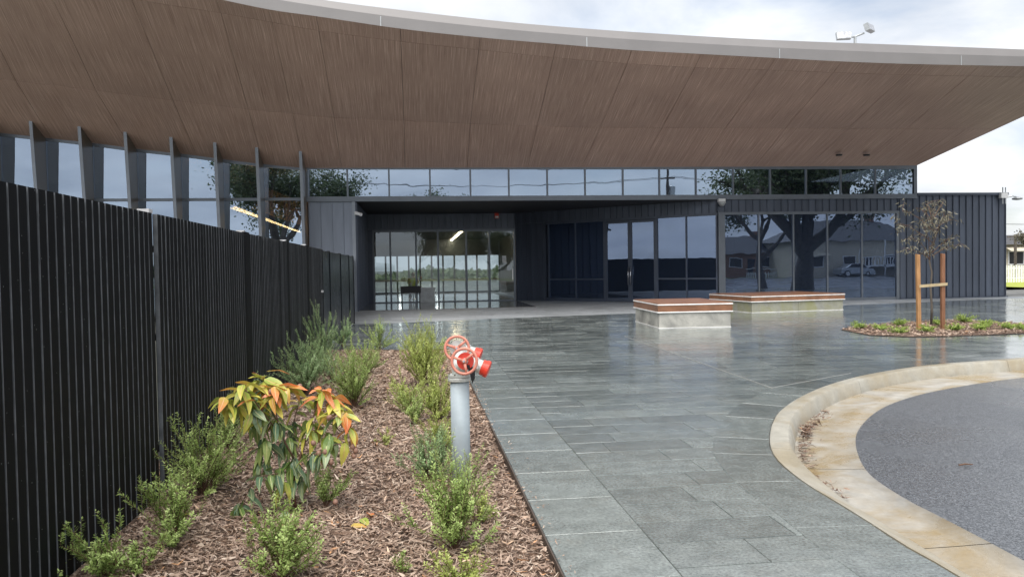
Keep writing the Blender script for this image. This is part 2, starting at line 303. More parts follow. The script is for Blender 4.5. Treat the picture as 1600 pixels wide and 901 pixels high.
# ------------------------------------------------------------------ mesh helpers
class MB:
    def __init__(s): s.v = []; s.f = []; s.tone = []; s.uv = []
    def add(s, vs, fs, tone=None, uvs=None):
        o = len(s.v); s.v += [tuple(p) for p in vs]; s.f += [tuple(i+o for i in f) for f in fs]
        if tone is not None: s.tone += [tone]*len(fs)
        if uvs is not None: s.uv += list(uvs)
        return s
    def box(s, x0, x1, y0, y1, z0, z1, tone=None):
        return s.add([(x0, y0, z0), (x1, y0, z0), (x1, y1, z0), (x0, y1, z0), (x0, y0, z1), (x1, y0, z1), (x1, y1, z1), (x0, y1, z1)],
                     [(0, 3, 2, 1), (4, 5, 6, 7), (0, 1, 5, 4), (1, 2, 6, 5), (2, 3, 7, 6), (3, 0, 4, 7)], tone)
    def obox(s, a, b, w, z0, z1, off=0.0):
        "box along the plan segment a-b, w wide to its left from offset off"
        a = Vector(a[:2]); b = Vector(b[:2]); d = (b-a).normalized(); n = Vector((-d.y, d.x))
        q = [a+n*off, b+n*off, b+n*(off+w), a+n*(off+w)]
        return s.prism(q, z0, z1)
    def prism(s, poly, z0, z1, tone=None):
        n = len(poly)
        return s.add([(p[0], p[1], z0) for p in poly]+[(p[0], p[1], z1) for p in poly],
                     [tuple(range(n-1, -1, -1)), tuple(range(n, 2*n))]+[(i, (i+1) % n, n+(i+1) % n, n+i) for i in range(n)], tone)
    def hexa(s, q, off):
        "quad q extruded by vector off"
        q = [Vector(p) for p in q]; off = Vector(off)
        return s.add(q+[p+off for p in q], [(0, 1, 2, 3), (7, 6, 5, 4), (0, 4, 5, 1), (1, 5, 6, 2), (2, 6, 7, 3), (3, 7, 4, 0)])
    def tube(s, path, rad, n=8, cap=True, tone=None):
        path = [Vector(p) for p in path]; N = len(path); rad = rad if hasattr(rad, '__len__') else [rad]*N
        vs = []; fs = []; up = Vector((.123, .2, .97))
        for i, p in enumerate(path):
            d = (path[min(i+1, N-1)]-path[max(i-1, 0)]).normalized()
            a = d.cross(up)
            if a.length < .05: a = d.cross(Vector((1, 0, 0)))
            a.normalize(); b = d.cross(a)
            for k in range(n):
                t = 2*math.pi*k/n; vs.append(p+(a*math.cos(t)+b*math.sin(t))*rad[i])
        for i in range(N-1):
            for k in range(n): fs.append((i*n+k, i*n+(k+1) % n, (i+1)*n+(k+1) % n, (i+1)*n+k))
        if cap: fs.append(tuple(range(n-1, -1, -1))); fs.append(tuple((N-1)*n+k for k in range(n)))
        return s.add(vs, fs, tone)
    def lathe(s, prof, origin, axis, n=20):
        "prof: (distance along axis, radius)"
        o = Vector(origin); ax = Vector(axis).normalized()
        return s.tube_prof([(o+ax*h, r) for h, r in prof], ax, n)
    def tube_prof(s, pr, ax, n):
        a = ax.cross(Vector((.1, .2, .97)));
        if a.length < .1: a = ax.cross(Vector((1, 0, 0)))
        a.normalize(); b = ax.cross(a); vs = []; fs = []; N = len(pr)
        for p, r in pr:
            for k in range(n): t = 2*math.pi*k/n; vs.append(p+(a*math.cos(t)+b*math.sin(t))*r)
        for i in range(N-1):
            for k in range(n): fs.append((i*n+k, i*n+(k+1) % n, (i+1)*n+(k+1) % n, (i+1)*n+k))
        fs.append(tuple(range(n-1, -1, -1))); fs.append(tuple((N-1)*n+k for k in range(n)))
        return s.add(vs, fs)
    def torus(s, c, axis, R, r, n=28, m=8):
        ax = Vector(axis).normalized(); a = ax.cross(Vector((.1, .2, .97))).normalized(); b = ax.cross(a); c = Vector(c); vs = []; fs = []
        for i in range(n):
            t = 2*math.pi*i/n; d = a*math.cos(t)+b*math.sin(t)
            for j in range(m): u = 2*math.pi*j/m; vs.append(c+d*(R+r*math.cos(u))+ax*(r*math.sin(u)))
        for i in range(n):
            for j in range(m): fs.append((i*m+j, ((i+1) % n)*m+j, ((i+1) % n)*m+(j+1) % m, i*m+(j+1) % m))
        return s.add(vs, fs)
    def build(s, name, mat, parent=None, smooth=False, org=None):
        me = bpy.data.meshes.new(name); o3 = org if org is not None else (parent_org(parent) if parent else Vector((0, 0, 0)))
        A = np.array(s.v, dtype=np.float64)-np.array(o3)
        me.from_pydata(A.tolist(), [], s.f); me.update()
        if s.tone and len(s.tone) == len(s.f):
            at = me.attributes.new('tone', 'FLOAT', 'FACE'); at.data.foreach_set('value', np.array(s.tone, dtype=np.float32))
        if s.uv:
            ul = me.uv_layers.new(name='UVMap'); li = np.zeros(len(me.loops), dtype=np.int32); me.loops.foreach_get('vertex_index', li)
            ul.data.foreach_set('uv', np.array(s.uv, dtype=np.float32)[li].ravel())
        bm = bmesh.new(); bm.from_mesh(me); bmesh.ops.recalc_face_normals(bm, faces=bm.faces); bm.to_mesh(me); bm.free()
        if smooth: me.polygons.foreach_set('use_smooth', [True]*len(me.polygons))
        me.materials.append(M[mat] if isinstance(mat, str) else mat)
        o = bpy.data.objects.new(name, me); col.objects.link(o)
        if parent: o.parent = parent; o['_org'] = list(o3)
        else:
            o.location = o3
        return o
def parent_org(p): return Vector(p['_org']) if '_org' in p.keys() else p.location.copy()
def thing(name, loc, label, cat, group=None):
    e = bpy.data.objects.new(name, None); col.objects.link(e); e.location = loc; e.empty_display_size = .2
    e['_org'] = list(loc)
    return tag(e, label, cat, group)
def tag(o, label, cat, group=None):
    o['label'] = label; o['category'] = cat
    if group: o['group'] = group
    return o
def struct(o, label=None, kind='structure'):
    o['kind'] = kind
    if label: o['label'] = label
    return o
def sheet(poly, z, name, mat, parent=None):
    tri = tessellate_polygon([[Vector((p[0], p[1], 0)) for p in poly]])
    b = MB(); b.add([(p[0], p[1], z) for p in poly], [tuple(t) for t in tri]); o = b.build(name, mat, parent)
    me = o.data
    bm = bmesh.new(); bm.from_mesh(me)
    for f in bm.faces:
        if f.normal.z < 0: f.normal_flip()
    bm.to_mesh(me); bm.free(); return o
def bevel(o, w=.008, seg=2):
    md = o.modifiers.new('bevel', 'BEVEL'); md.width = w; md.segments = seg; md.limit_method = 'ANGLE'; return o

# ================================================================== GROUND, ROAD, PAVING
b = MB(); S = 700; b.add([(-S, -S, -.20), (S, -S, -.20), (S, S, -.20), (-S, S, -.20)], [(0, 1, 2, 3)])
struct(b.build('ground', 'ground'), 'flat open ground around the building')

KB = [(1494, 898), (1420, 856), (1358, 816), (1300, 780), (1260, 756), (1220, 724), (1206, 704), (1203, 684), (1208, 660), (1222, 640), (1256, 618), (1300, 600), (1364, 584), (1460, 570), (1600, 559)]
KA = [(1600, 876), (1540, 848), (1492, 820), (1444, 796), (1396, 770), (1360, 744), (1342, 720), (1334, 692), (1338, 676), (1348, 660), (1364, 644), (1396, 628), (1460, 610), (1540, 597), (1600, 589)]
def densify(P, n):
    P = [Vector(p[:2]) for p in P]; Q = []
    for i in range(len(P)-1):
        p0 = P[max(i-1, 0)]; p1 = P[i]; p2 = P[i+1]; p3 = P[min(i+2, len(P)-1)]
        for k in range(12):
            t = k/12; Q.append(.5*((2*p1)+(p2-p0)*t+(2*p0-5*p1+4*p2-p3)*t*t+(3*p1-p0-3*p2+p3)*t**3))
    Q.append(P[-1])
    for it in range(6): Q = [Q[0]]+[(Q[i-1]+Q[i]*2+Q[i+1])/4 for i in range(1, len(Q)-1)]+[Q[-1]]
    L = [0]
    for i in range(1, len(Q)): L.append(L[-1]+(Q[i]-Q[i-1]).length)
    out = []
    for k in range(n):
        s_ = L[-1]*k/(n-1); j = min(max(i for i in range(len(L)) if L[i] <= s_+1e-9), len(L)-2)
        t = (s_-L[j])/(L[j+1]-L[j]); out.append(Q[j].lerp(Q[j+1], t))
    return out
GZ = -.13
kb = [G(*p).xy for p in KB]; ka = [G(p[0], p[1], GZ).xy for p in KA]
d0 = (kb[0]-kb[2]).normalized(); kb = [kb[0]+d0*2.6]+kb; ka = [ka[0]+d0*2.6]+ka
d1 = (kb[-1]-kb[-3]).normalized(); kb += [kb[-1]+d1*4, kb[-1]+d1*16]; ka += [ka[-1]+d1*4, ka[-1]+d1*16]
NK = 161
BC = densify(kb, NK)
# the asphalt edge follows the kerb back line at a measured width
KAc = densify(ka, 400)
AC = []
for i, p in enumerate(BC):
    d = (BC[min(i+1, NK-1)]-BC[max(i-1, 0)]).normalized(); n = Vector((d.y, -d.x))     # towards the road
    best = None
    for q in KAc:
        v = q-p; al = abs(v.dot(d)); w = v.dot(n)
        if w > 0 and al < .12 and (best is None or w < best): best = w
    AC.append(best)
last = .6
for i in range(NK):
    if AC[i] is None: AC[i] = last
    last = AC[i]
for it in range(12): AC = [AC[0]]+[(AC[i-1]+AC[i]+AC[i+1])/3 for i in range(1, NK-1)]+[AC[-1]]
W_ROAD = [max(.38, min(w, 1.1)) for w in AC]
NRM = []
for i, p in enumerate(BC):
    d = (BC[min(i+1, NK-1)]-BC[max(i-1, 0)]).normalized(); NRM.append(Vector((d.y, -d.x)))
def koff(i, w): return BC[i]+NRM[i]*w
cum = [0]
for i in range(1, NK): cum.append(cum[-1]+(BC[i]-BC[i-1]).length)
iap = min(range(NK), key=lambda i: (BC[i]-G(1203, 684).xy).length)
def rise(i):      # 1 = full upstand, 0 = flush crossing at the near end
    s_ = cum[i]-cum[iap]; t = (s_+1.7)/1.5; t = max(0, min(1, t)); return t*t*(3-2*t)
# asphalt sheet
edge = [koff(i, W_ROAD[i]) for i in range(NK)]
road_poly = [Vector((p.x, p.y)) for p in edge]+[Vector((60, edge[-1].y-2)), Vector((60, -22)), Vector((edge[0].x, -22))]
struct(sheet(road_poly, GZ-.004, 'road', 'asphalt'), 'wet dark asphalt of the driveway')
kerb = struct(bpy.data.objects.new('kerb', None), 'concrete kerb curving round the driveway'); col.objects.link(kerb)
gutter = struct(bpy.data.objects.new('gutter', None), 'stained concrete gutter inside the kerb'); col.objects.link(gutter)
joints = [0]+sorted(min(range(NK), key=lambda i: (BC[i]-G(*q).xy).length) for q in ((1358, 816), (1206, 700), (1320, 594), (1562, 562)))+[NK-1]
for a, c in zip(joints[:-1], joints[1:]):
    if c-a < 2: continue
    mb = MB(); vs = []; fs = []
    rows = list(range(a, c+1))
    for k, i in enumerate(rows):
        r = rise(i); w = .17+.10*(1-r); zt = .012*r+(GZ+.006)*(1-r)
        sh = .004 if k == 0 else (-.004 if k == len(rows)-1 else 0); tg = Vector((-NRM[i].y, NRM[i].x))*(-1)
        tg = (BC[min(i+1, NK-1)]-BC[max(i-1, 0)]).normalized()*sh
        prof = [(0, -.2), (0, .006), (.015, .014*r+.004*(1-r)), (w-.02, zt+.002), (w, zt-.018*r), (w+.035, GZ-.02), (w+.035, -.2)]
        for (o_, z_) in prof:
            q = koff(i, o_)+tg; vs.append((q.x, q.y, z_))
    m_ = 7
    for k in range(len(rows)-1):
        for j in range(m_-1): fs.append((k*m_+j, k*m_+j+1, (k+1)*m_+j+1, (k+1)*m_+j))
    fs.append(tuple(range(m_))); fs.append(tuple((len(rows)-1)*m_+j for j in reversed(range(m_))))
    o = mb.add(vs, fs).build('kerb_section', 'kerb', kerb, smooth=False); o.data.polygons.foreach_set('use_smooth', [True]*len(o.data.polygons))
    md = o.modifiers.new('edge', 'EDGE_SPLIT'); md.split_angle = math.radians(40)
    mb = MB(); vs = []; fs = []
    for k, i in enumerate(rows):
        r = rise(i); w = .17+.10*(1-r)+.028; w2 = max(W_ROAD[i], w+.2)
        tg = (BC[min(i+1, NK-1)]-BC[max(i-1, 0)]).normalized()*(.004 if k == 0 else (-.004 if k == len(rows)-1 else 0))
        for o_, z_ in ((w, GZ-.012), ((w+w2)/2, GZ-.006), (w2+.01, GZ+.004), (w2+.012, -.2)):
            q = koff(i, o_)+tg; vs.append((q.x, q.y, z_))
    for k in range(len(rows)-1):
        for j in range(3): fs.append((k*4+j, k*4+j+1, (k+1)*4+j+1, (k+1)*4+j))
    mb.add(vs, fs).build('gutter_section', 'gutter', gutter, smooth=True)

# paving base (mortar seen in the joints), with the garden bed and driveway left out
FX, EX = -1.72, 0.69                # fence line and paving edge beside the bed
BED_END = 14.6
pav_poly = [Vector((EX, 1.0)), Vector((BC[0].x, 1.0))] if BC[0].y > 1.0 else [Vector((EX, BC[0].y-.0))]
pav_poly += [Vector((p.x, p.y)) for p in BC]+[Vector((60, BC[-1].y)), Vector((60, 35.1)), Vector((-2.6, 35.1)), Vector((-2.6, BED_END)), Vector((EX, BED_END))]
paving = struct(sheet(pav_poly, -.008, 'paving', 'grout'), 'wet bluestone paving of the forecourt')

def clip(poly, p, n):
    "keep the side where (q-p).n <= 0"
    out = []
    for i in range(len(poly)):
        a = poly[i]; c = poly[(i+1) % len(poly)]; da = (a-p).dot(n); dc = (c-p).dot(n)
        if da <= 0: out.append(a)
        if (da < 0 < dc) or (dc < 0 < da): out.append(a+(c-a)*(da/(da-dc)))
    return out
COURSE = .46
def road_side(q):
    i = min(range(0, NK), key=lambda k: (BC[k]-q).length_squared); return i
LENS = [G(*p).xy for p in ((1313, 515), (1345, 509), (1400, 505), (1450, 502), (1503, 500), (1550, 503), (1600, 506), (1680, 511), (1740, 517), (1680, 520), (1600, 521), (1540, 524), (1476, 526), (1423, 527), (1357, 524))]
def inside(poly, q):
    c = False
    for i in range(len(poly)):
        a = poly[i]; d = poly[i-1]
        if (a.y > q.y) != (d.y > q.y) and q.x < (d.x-a.x)*(q.y-a.y)/(d.y-a.y)+a.x: c = not c
    return c
stones = []     # (polygon, top z, tone)
g = .0055
y = 1.6
while y < BED_END-.02:                                   # border course along the bed
    stones.append(([Vector((EX+.004, y+g)), Vector((EX+.558, y+g)), Vector((EX+.558, min(y+.66, BED_END)-g)), Vector((EX+.004, min(y+.66, BED_END)-g))], 0.0, rng.random()*.35+.75)); y += .66
ROW = .345; y = 1.6; row = 0
while y < 34.9:
    x0 = EX+.560 if y < BED_END-.1 else -2.4
    x = x0-rng.random()*.36; xmax = 12+y*.75
    while x < xmax:
        L = rng.choice([.52, .69, .69, .86]); a, c = max(x, x0)+g*.5, x+L-g*.5; x += L
        if c-a < .06: continue
        yy0, yy1 = y+g, y+ROW-g
        if y < BED_END < y+ROW and a < EX+.5: yy0 = BED_END+g
        q = [Vector((a, yy0)), Vector((c, yy0)), Vector((c, yy1)), Vector((a, yy1))]; ce = Vector(((a+c)/2, (yy0+yy1)/2))
        if ce.x > 1.5 and ce.y < BC[-1].y+1.5:
            i = road_side(ce); sd_ = (ce-BC[i]).dot(NRM[i])
            if sd_ > .2: continue
            if sd_ > -COURSE-.7 and (ce-BC[i]).length < COURSE+.8: q = clip(q, koff(i, -COURSE+.012), NRM[i])
            if len(q) < 3: continue
            area = abs(sum(q[k-1].x*q[k].y-q[k].x*q[k-1].y for k in range(len(q))))/2
            if area < .004: continue
        if all(inside(LENS, p) for p in q): continue
        if ce.x > 11.4 and ce.y > 28.4 or ce.y > 28.4 and ce.y > 28.4+(11.4-ce.x)*.97+1.1: continue
        stones.append((q, float(rng.normal(0, .0006)), rng.random()))
    y += ROW; row += 1
s_ = 0.0; ti = []                                        # curved course beside the kerb
i = 0
while i < NK-1:
    j = i
    Lc = rng.choice([.45, .6, .6, .75])
    while j < NK-1 and cum[j]-cum[i] < Lc: j += 1
    ids = list(range(i, j+1)); q = [koff(k, -.006) for k in ids]+[koff(k, -COURSE) for k in reversed(ids)]
    ce = sum(q, Vector((0, 0)))/len(q); q = [p+(ce-p).normalized()*.003 for p in q]
    stones.append((q, .003, rng.random())); i = j
def stone_mesh(mb, q, zt, tone):
    n = len(q); ce = sum(q, Vector((0, 0)))/n; tz = rng.normal(0, .0009, 2)
    top = [p+(ce-p).normalized()*.0026 for p in q]
    zf = lambda p: zt+(p.x-ce.x)*tz[0]+(p.y-ce.y)*tz[1]
    vs = [(p.x, p.y, zf(p)) for p in top]+[(p.x, p.y, zf(p)-.0026) for p in q]+[(p.x, p.y, zt-.022) for p in q]
    fs = [tuple(range(n))]+[(i, (i+1) % n, n+(i+1) % n, n+i) for i in range(n)]+[(n+i, n+(i+1) % n, 2*n+(i+1) % n, 2*n+i) for i in range(n)]
    mb.add(vs, fs, tone)
def visible_size(q):
    ce = sum(q, Vector((0, 0)))/len(q); p = np.array([ce.x, ce.y, -EYE]); d = p@_F
    if d < .5: return 0
    X = 800+FPX*(p@_R)/d; Yp = 450.5-FPX*(p@_U)/d
    if not (-60 < X < 1660 and Yp < 960): return 0
    a = abs(sum(q[k-1].x*q[k].y-q[k].x*q[k-1].y for k in range(len(q))))/2
    return a/d**3
order = sorted(range(len(stones)), key=lambda k: -visible_size(stones[k][0]))
rest = MB()
for r, k in enumerate(order):
    q, zt, tone = stones[k]
    if r < 300:
        mb = MB(); stone_mesh(mb, q, zt, tone); mb.build('paver', 'paver', paving)
    else: stone_mesh(rest, q, zt, tone)
o = rest.build('paver_field', 'paver', paving); o['kind'] = 'stuff'
# thin pale control joint crossing the paving
mb = MB(); pa, pb_, pc = G(975, 525).xy, G(1206, 606).xy, G(1330, 583).xy
for a, c in ((pa, pb_), (pb_, pc)): mb.obox(a, c, .009, .001, .0045)
mb.build('control_joint', plain('pale joint sealant', (.30, .30, .29), .6), paving)

# ================================================================== BUILDING
D1, D2 = 28.5, 35.0
bld = thing('civic_building', (6, D1, 0), 'low charcoal metal clad community building under a sweeping timber lined roof', 'building')
in_y = curve([(-260, 182), (0, 208.5), (87, 218), (159, 226), (226, 235), (287, 241.5), (351, 250), (418, 258), (479, 263.2), (534, 263.4), (731, 263), (1000, 262), (1250, 261), (1430, 259.5)])
mid_y = curve([(-260, 90), (0, 124), (152, 142), (270, 157), (388, 171), (457, 178), (522, 184), (631, 189), (735, 193.5), (838, 197), (938, 199.5), (1137, 200.5), (1300, 201), (1508, 202), (1560, 202)])
strip_y = curve([(-360, -125), (-200, -88), (0, -42), (100, -21), (213, 0), (345, 20.5), (425, 35), (498, 48), (626, 65), (748, 78), (865, 90), (980, 99.5), (1086, 105.5), (1200, 109.5), (1302, 113.5), (1414, 117), (1513, 119), (1600, 121), (1780, 124)])
fas_y = curve([(-400, -175), (-200, -128), (0, -76), (200, -31), (345, 0), (423, 16), (497, 26.5), (626, 45.5), (749, 59), (865, 69), (980, 78.5), (1086, 84.5), (1200, 90.6), (1302, 96), (1414, 100.3), (1600, 104), (1780, 107)])
top_y = curve([(-420, -205), (-200, -155), (0, -107), (200, -60), (400, -19), (505, 0), (590, 11.5), (749, 30), (840, 39), (1000, 51), (1200, 62.5), (1400, 70), (1600, 77.5), (1780, 84)])
J = [(-220, -300, -480), (-60, -120, -240), (81, 25, -66), (205, 150, 70), (308, 270, 205), (412, 388, 345), (476, 457, 425), (534, 522, 498), (633, 631, 626.5), (730, 735, 748), (824, 839, 865), (908, 938, 980), (1000, 1034, 1086), (1093, 1133, 1200), (1178, 1227, 1302), (1262, 1325, 1414), (1347, 1416, 1513), (1427, 1509, 1640), (1430.5, 1556, 1728)]
def edgeY(X): return 20.8+.075*(X+2)
def V_edge(x, y, off):
    Yp = 21.0
    for _ in range(6): p = V(x, y, Yp); Yp = edgeY(p.x)+off
    return V(x, y, Yp)
def rows_at(u):
    k = min(int(u), len(J)-2); t = u-k
    bx, mx_, sx = [J[k][c]*(1-t)+J[k+1][c]*t for c in range(3)]
    fx = sx+(sx-mx_)*.17
    pin = V(bx, in_y(bx), D1-.02); ps = V_edge(sx, strip_y(sx), .55); pf = V_edge(fx, fas_y(fx), 0.0)
    ym = pin.y+(ps.y-pin.y)*.39; pm = V(mx_, mid_y(mx_), ym)
    return pin, pm, ps, pf
NJ = len(J)-1
ed = [rows_at(u) for u in np.linspace(0, NJ, NJ*6+1)]
# roof body: fascia, top sheet and back
mb = MB(); vs = []; fs = []; n_ = len(ed)
for (pin, pm, ps, pf) in ed:
    px_ = pf
    # fascia top measured above the lower edge
    d = np.array(pf)-np.array([0, 0, EYE]); X = 800+FPX*(d@_R)/(d@_F)
    t = V(X, top_y(X), pf.y+.10)
    vs += [tuple(pf+Vector((0, -.02, 0))), (pf.x, pf.y-.02, (pf.z*.45+t.z*.55)), (pf.x, pf.y+.02, (pf.z*.45+t.z*.55)+.01), (t.x, t.y, t.z), (t.x, t.y+.25, t.z+.02), (pin.x, 50, t.z-.9), (pin.x, 50, pin.z+.3), (pin.x, D1+.3, pin.z+.3), (pin.x, D1+.3, pin.z+.16), (pm.x, pm.y, pm.z+.16), (ps.x, ps.y, ps.z+.16), (pf.x, pf.y+.1, pf.z+.05)]
for i in range(n_-1):
    for j in range(12): fs.append((i*12+j, i*12+(j+1) % 12, (i+1)*12+(j+1) % 12, (i+1)*12+j))
fs.append(tuple(range(11, -1, -1))); fs.append(tuple((n_-1)*12+j for j in range(12)))
roof = mb.add(vs, fs).build('roof', 'fascia', bld)
# fascia cover joints
for px_ in (595, 917, 1218, 1502):
    p = V_edge(px_, fas_y(px_), -.024); t = V_edge(px_, fas_y(px_)-(fas_y(px_)-top_y(px_))*.53, -.024)
    MB().box(p.x-.012, p.x+.012, p.y-.008, p.y, p.z, t.z).build('fascia_joint', 'grey_metal', roof)
def soffit_panel(u0, u1, ra, rb_):
    nu, nv = 6, 4; vs = []; uv = []; gx = .0026
    for a in range(nu+1):
        u = u0+(u1-u0)*(gx+(1-2*gx)*a/nu); R4 = rows_at(u)
        for c in range(nv+1):
            t = .003+(1-.006)*c/nv; p = R4[ra].lerp(R4[rb_], t)
            vs.append(p); uv.append((R4[0].x*.5+R4[2].x*.5, ra*3+(R4[rb_]-R4[ra]).length*t))
    nvv = len(vs); fs = []
    id_ = lambda a, c: a*(nv+1)+c
    for a in range(nu):
        for c in range(nv): fs.append((id_(a, c), id_(a, c+1), id_(a+1, c+1), id_(a+1, c)))
    up = [Vector((p.x, p.y, p.z+.05)) for p in vs]
    rim = [id_(a, 0) for a in range(nu+1)]+[id_(nu, c) for c in range(1, nv+1)]+[id_(a, nv) for a in range(nu-1, -1, -1)]+[id_(0, c) for c in range(nv-1, 0, -1)]
    fs2 = fs+[(rim[k], rim[(k+1) % len(rim)], rim[(k+1) % len(rim)]+nvv, rim[k]+nvv) for k in range(len(rim))]
    return MB().add(vs+up, fs2, None, uv+uv).build('soffit_panel', 'soffit', roof, smooth=False)
for k in range(NJ):
    soffit_panel(k, k+1, 0, 1); soffit_panel(k, k+1, 1, 2); soffit_panel(k, k+1, 2, 3)
for px_, py_ in ((1311, 241), (1354, 241)):
    k = 15.5; p = V(px_, py_, D1-1.0)
    o = MB().lathe([(0, .11), (.05, .12), (.06, .08)], p-Vector((0, 0, .06)), (0, 0, 1), 16).build('downlight', 'black', roof)

# ---- clerestory
mul = [543, 608, 672, 735, 795, 855, 914, 973, 1030, 1087, 1145, 1203, 1259, 1313, 1367]
zs = V(950, 307, D1).z; zh = V(950, 262.5, D1).z
xL = V(479, 290, D1).x; xR = V(1431, 290, D1).x
clf = MB(); clf.box(xL, xR, D1-.06, D1+.06, zh-.05, zh+.25); clf.box(xL, xR, D1-.09, D1+.06, zs-.14, zs+.04)
mx_ = [xL+.03]+[V(m_, 290, D1).x for m_ in mul]+[xR-.09]
for x in mx_: clf.box(x-.03, x+.03, D1-.05, D1+.05, zs+.04, zh-.05)
clf.box(xR-.12, xR+.02, D1-.055, D1+.3, zs+.04, zh+.2)
cl = clf.build('clerestory_frame', 'mullion', bld)
for a, c in zip(mx_[:-1], mx_[1:]):
    MB().box(a+.03, c-.03, D1-.004, D1+.008, zs+.04, zh-.05).build('pane', 'glass_high', cl)

# ---- tall window wall with fins (left)
fin_back = [70, 143, 212, 281, 347, 410, 476]; fin_top = [46.5, 121, 194, 265, 335, 402.5, 469]
fx = [V(p, in_y(p), D1).x for p in fin_back]; step = (fx[-1]-fx[0])/6
fx = [fx[0]-step*k for k in (5, 4, 3, 2, 1)]+fx
zt_ = V(300, 312, D1).z
lw = MB(); lx0 = fx[0]-.2
def ceil_z(x):      # wall head follows the soffit
    lo, hi = -700., 1500.
    for _ in range(40):
        m_ = (lo+hi)/2
        if V(m_, in_y(m_), D1).x < x: lo = m_
        else: hi = m_
    return V(lo, in_y(lo), D1).z
for a, c in zip(fx[:-1], fx[1:]):
    za, zc = ceil_z(a), ceil_z(c)
    lw.hexa([(a, D1-.05, za-.09), (c, D1-.05, zc-.09), (c, D1-.05, zc+.1), (a, D1-.05, za+.1)], (0, .1, 0))
lw.box(fx[0], fx[-1], D1-.045, D1+.045, zt_-.05, zt_+.05); lw.box(fx[0], fx[-1], D1-.045, D1+.045, 0, .12)
for x in fx: lw.box(x-.05, x+.05, D1-.06, D1+.06, .12, ceil_z(x)-.09)
lwo = lw.build('window_wall_frame', 'mullion', bld)
for a, c in zip(fx[:-1], fx[1:]):
    za, zc = ceil_z(a)-.09, ceil_z(c)-.09; y_ = D1-.004
    MB().hexa([(a+.05, y_, zt_+.05), (c-.05, y_, zt_+.05), (c-.05, y_, zc), (a+.05, y_, za)], (0, .012, 0)).build('pane', 'glass_high', lwo)
    MB().box(a+.05, c-.05, y_, y_+.012, .12, zt_-.05).build('pane', 'glass_high', lwo)
for k, x in enumerate(fx):
    kk = k-5
    if kk >= 0:
        d = ray(fin_top[kk], in_y(fin_top[kk])-28+kk*1.2); Yt = x/(d[0]/d[1]) if kk < 6 else D1-.9
        Yt = min(max(Yt, D1-1.6), D1-.7)
    else: Yt = D1-1.35
    Yt = D1-.95
    # top meets the soffit: slope of the soffit near the wall
    zb = ceil_z(x); 
    R4 = min((rows_at(u) for u in np.linspace(0, NJ, 60)), key=lambda r: abs(r[0].x-x)); sl = (R4[1].z-R4[0].z)/(R4[0].y-R4[1].y)
    ztop = zb+sl*(D1-Yt)+.03; Yb = D1-.36; w = .045
    f = MB().hexa([(x-w, Yt, ztop), (x-w, D1-.06, zb), (x-w, D1-.06, .0), (x-w, Yb, .0)], (2*w, 0, 0)).build('fin', 'fin', bld)
    MB().hexa([(x-w-.006, Yt-.03, ztop), (x+w+.006, Yt-.03, ztop), (x+w+.006, Yb-.03, 0), (x-w-.006, Yb-.03, 0)], (0, .028, 0)).build('nosing', 'fin_face', f)

# ---- standing seam cladding
clad = MB(); clad.box(-99, -98, 60, 61, 0, .1)
def clad_run(parent, a, c, z0, z1, pitch=.285, off=0.0, name='cladding_panel', skip=None, mat='cladding'):
    "panels along plan segment a->c, front face on the right-hand side of the direction (towards the viewer)"
    a = Vector(a); c = Vector(c); L = (c-a).length; d = (c-a)/L; n = Vector((d.y, -d.x)); k = 0.0
    while k < L-.02:
        e = min(k+pitch, L); p = a+d*k; q = a+d*e
        z0f = z0(k) if callable(z0) else z0; z0e = z0(e) if callable(z0) else z0
        z1f = z1(k) if callable(z1) else z1; z1e = z1(e) if callable(z1) else z1
        mb = MB()
        P = lambda t, o_: p+d*t+n*o_
        w = e-k; prof = [(0, 0), (0, .055), (.022, .055), (.026, .012), (w-.004, .012), (w-.004, 0)]
        vs = [];
        for t, o_ in prof:
            r = P(t, o_); f_ = t/max(w, 1e-6); vs.append((r.x, r.y, z0f+(z0e-z0f)*f_))
        for t, o_ in prof:
            r = P(t, o_); f_ = t/max(w, 1e-6); vs.append((r.x, r.y, z1f+(z1e-z1f)*f_))
        m_ = 6
        mb.add(vs, [tuple(range(m_)), tuple(range(2*m_-1, m_-1, -1))]+[(j, (j+1) % m_, m_+(j+1) % m_, m_+j) for j in range(m_)])
        mb.build(name, mat, parent); k = e
xC0 = V(480, 350, D1).x; xC1 = -2.17
xW0 = V(1132, 400, D1).x; xW1 = V(1402, 400, D1).x; xE = V(1572, 400, D1).x
zwh = V(1265, 332.5, D1).z; zpar = V(1500, 304, D1).z
# left wall piece between windows and recess
lwall = MB().box(xC0+.05, xC1, D1+.03, D1+.25, 0, zs-.14).build('clad_wall', 'metal_dark', bld)
clad_run(lwall, (xC0+.06, D1+.03), (xC1-.05, D1+.03), 0, zs-.14, .40, mat='cladding_light')
MB().box(xC1-.06, xC1+.06, D1-.05, D1+.03, 0, zs-.14).build('corner_trim', 'fin_face', lwall)
# recess left return wall
rwall = MB().box(xC1-.1, xC1+.06, D1+.031, D2+.2, 0, zs-.14).build('clad_wall', 'metal_dark', bld)
clad_run(rwall, (xC1+.06, D1+.05), (xC1+.06, D2-.05), 0, zs-.16, .40)
# right wing
PW = .285
rw = MB().box(xW1+.1, xE-.02, D1+.03, D1+.3, .0, zpar-.03); rw.box(xE-.25, xE-.02, D1+.3, D1+12, 0, zpar-.03)
rw = rw.build('clad_wall', 'metal_dark', bld)
clad_run(rw, (xW1+.11, D1+.03), (xE-.0, D1+.03), .04, zpar-.03, PW)
clad_run(rw, (xE-.02, D1+.05), (xE-.02, D1+11.9), .04, zpar-.03, PW)
MB().box(xW1+.1, xE+.03, D1-.075, D1-.02, -.008, .035).build('base_flashing', 'metal_dark', rw)
MB().box(xR+.03, xE+.05, D1-.09, D1+.35, zpar-.03, zpar+.07).build('parapet_capping', 'metal_dark', rw)
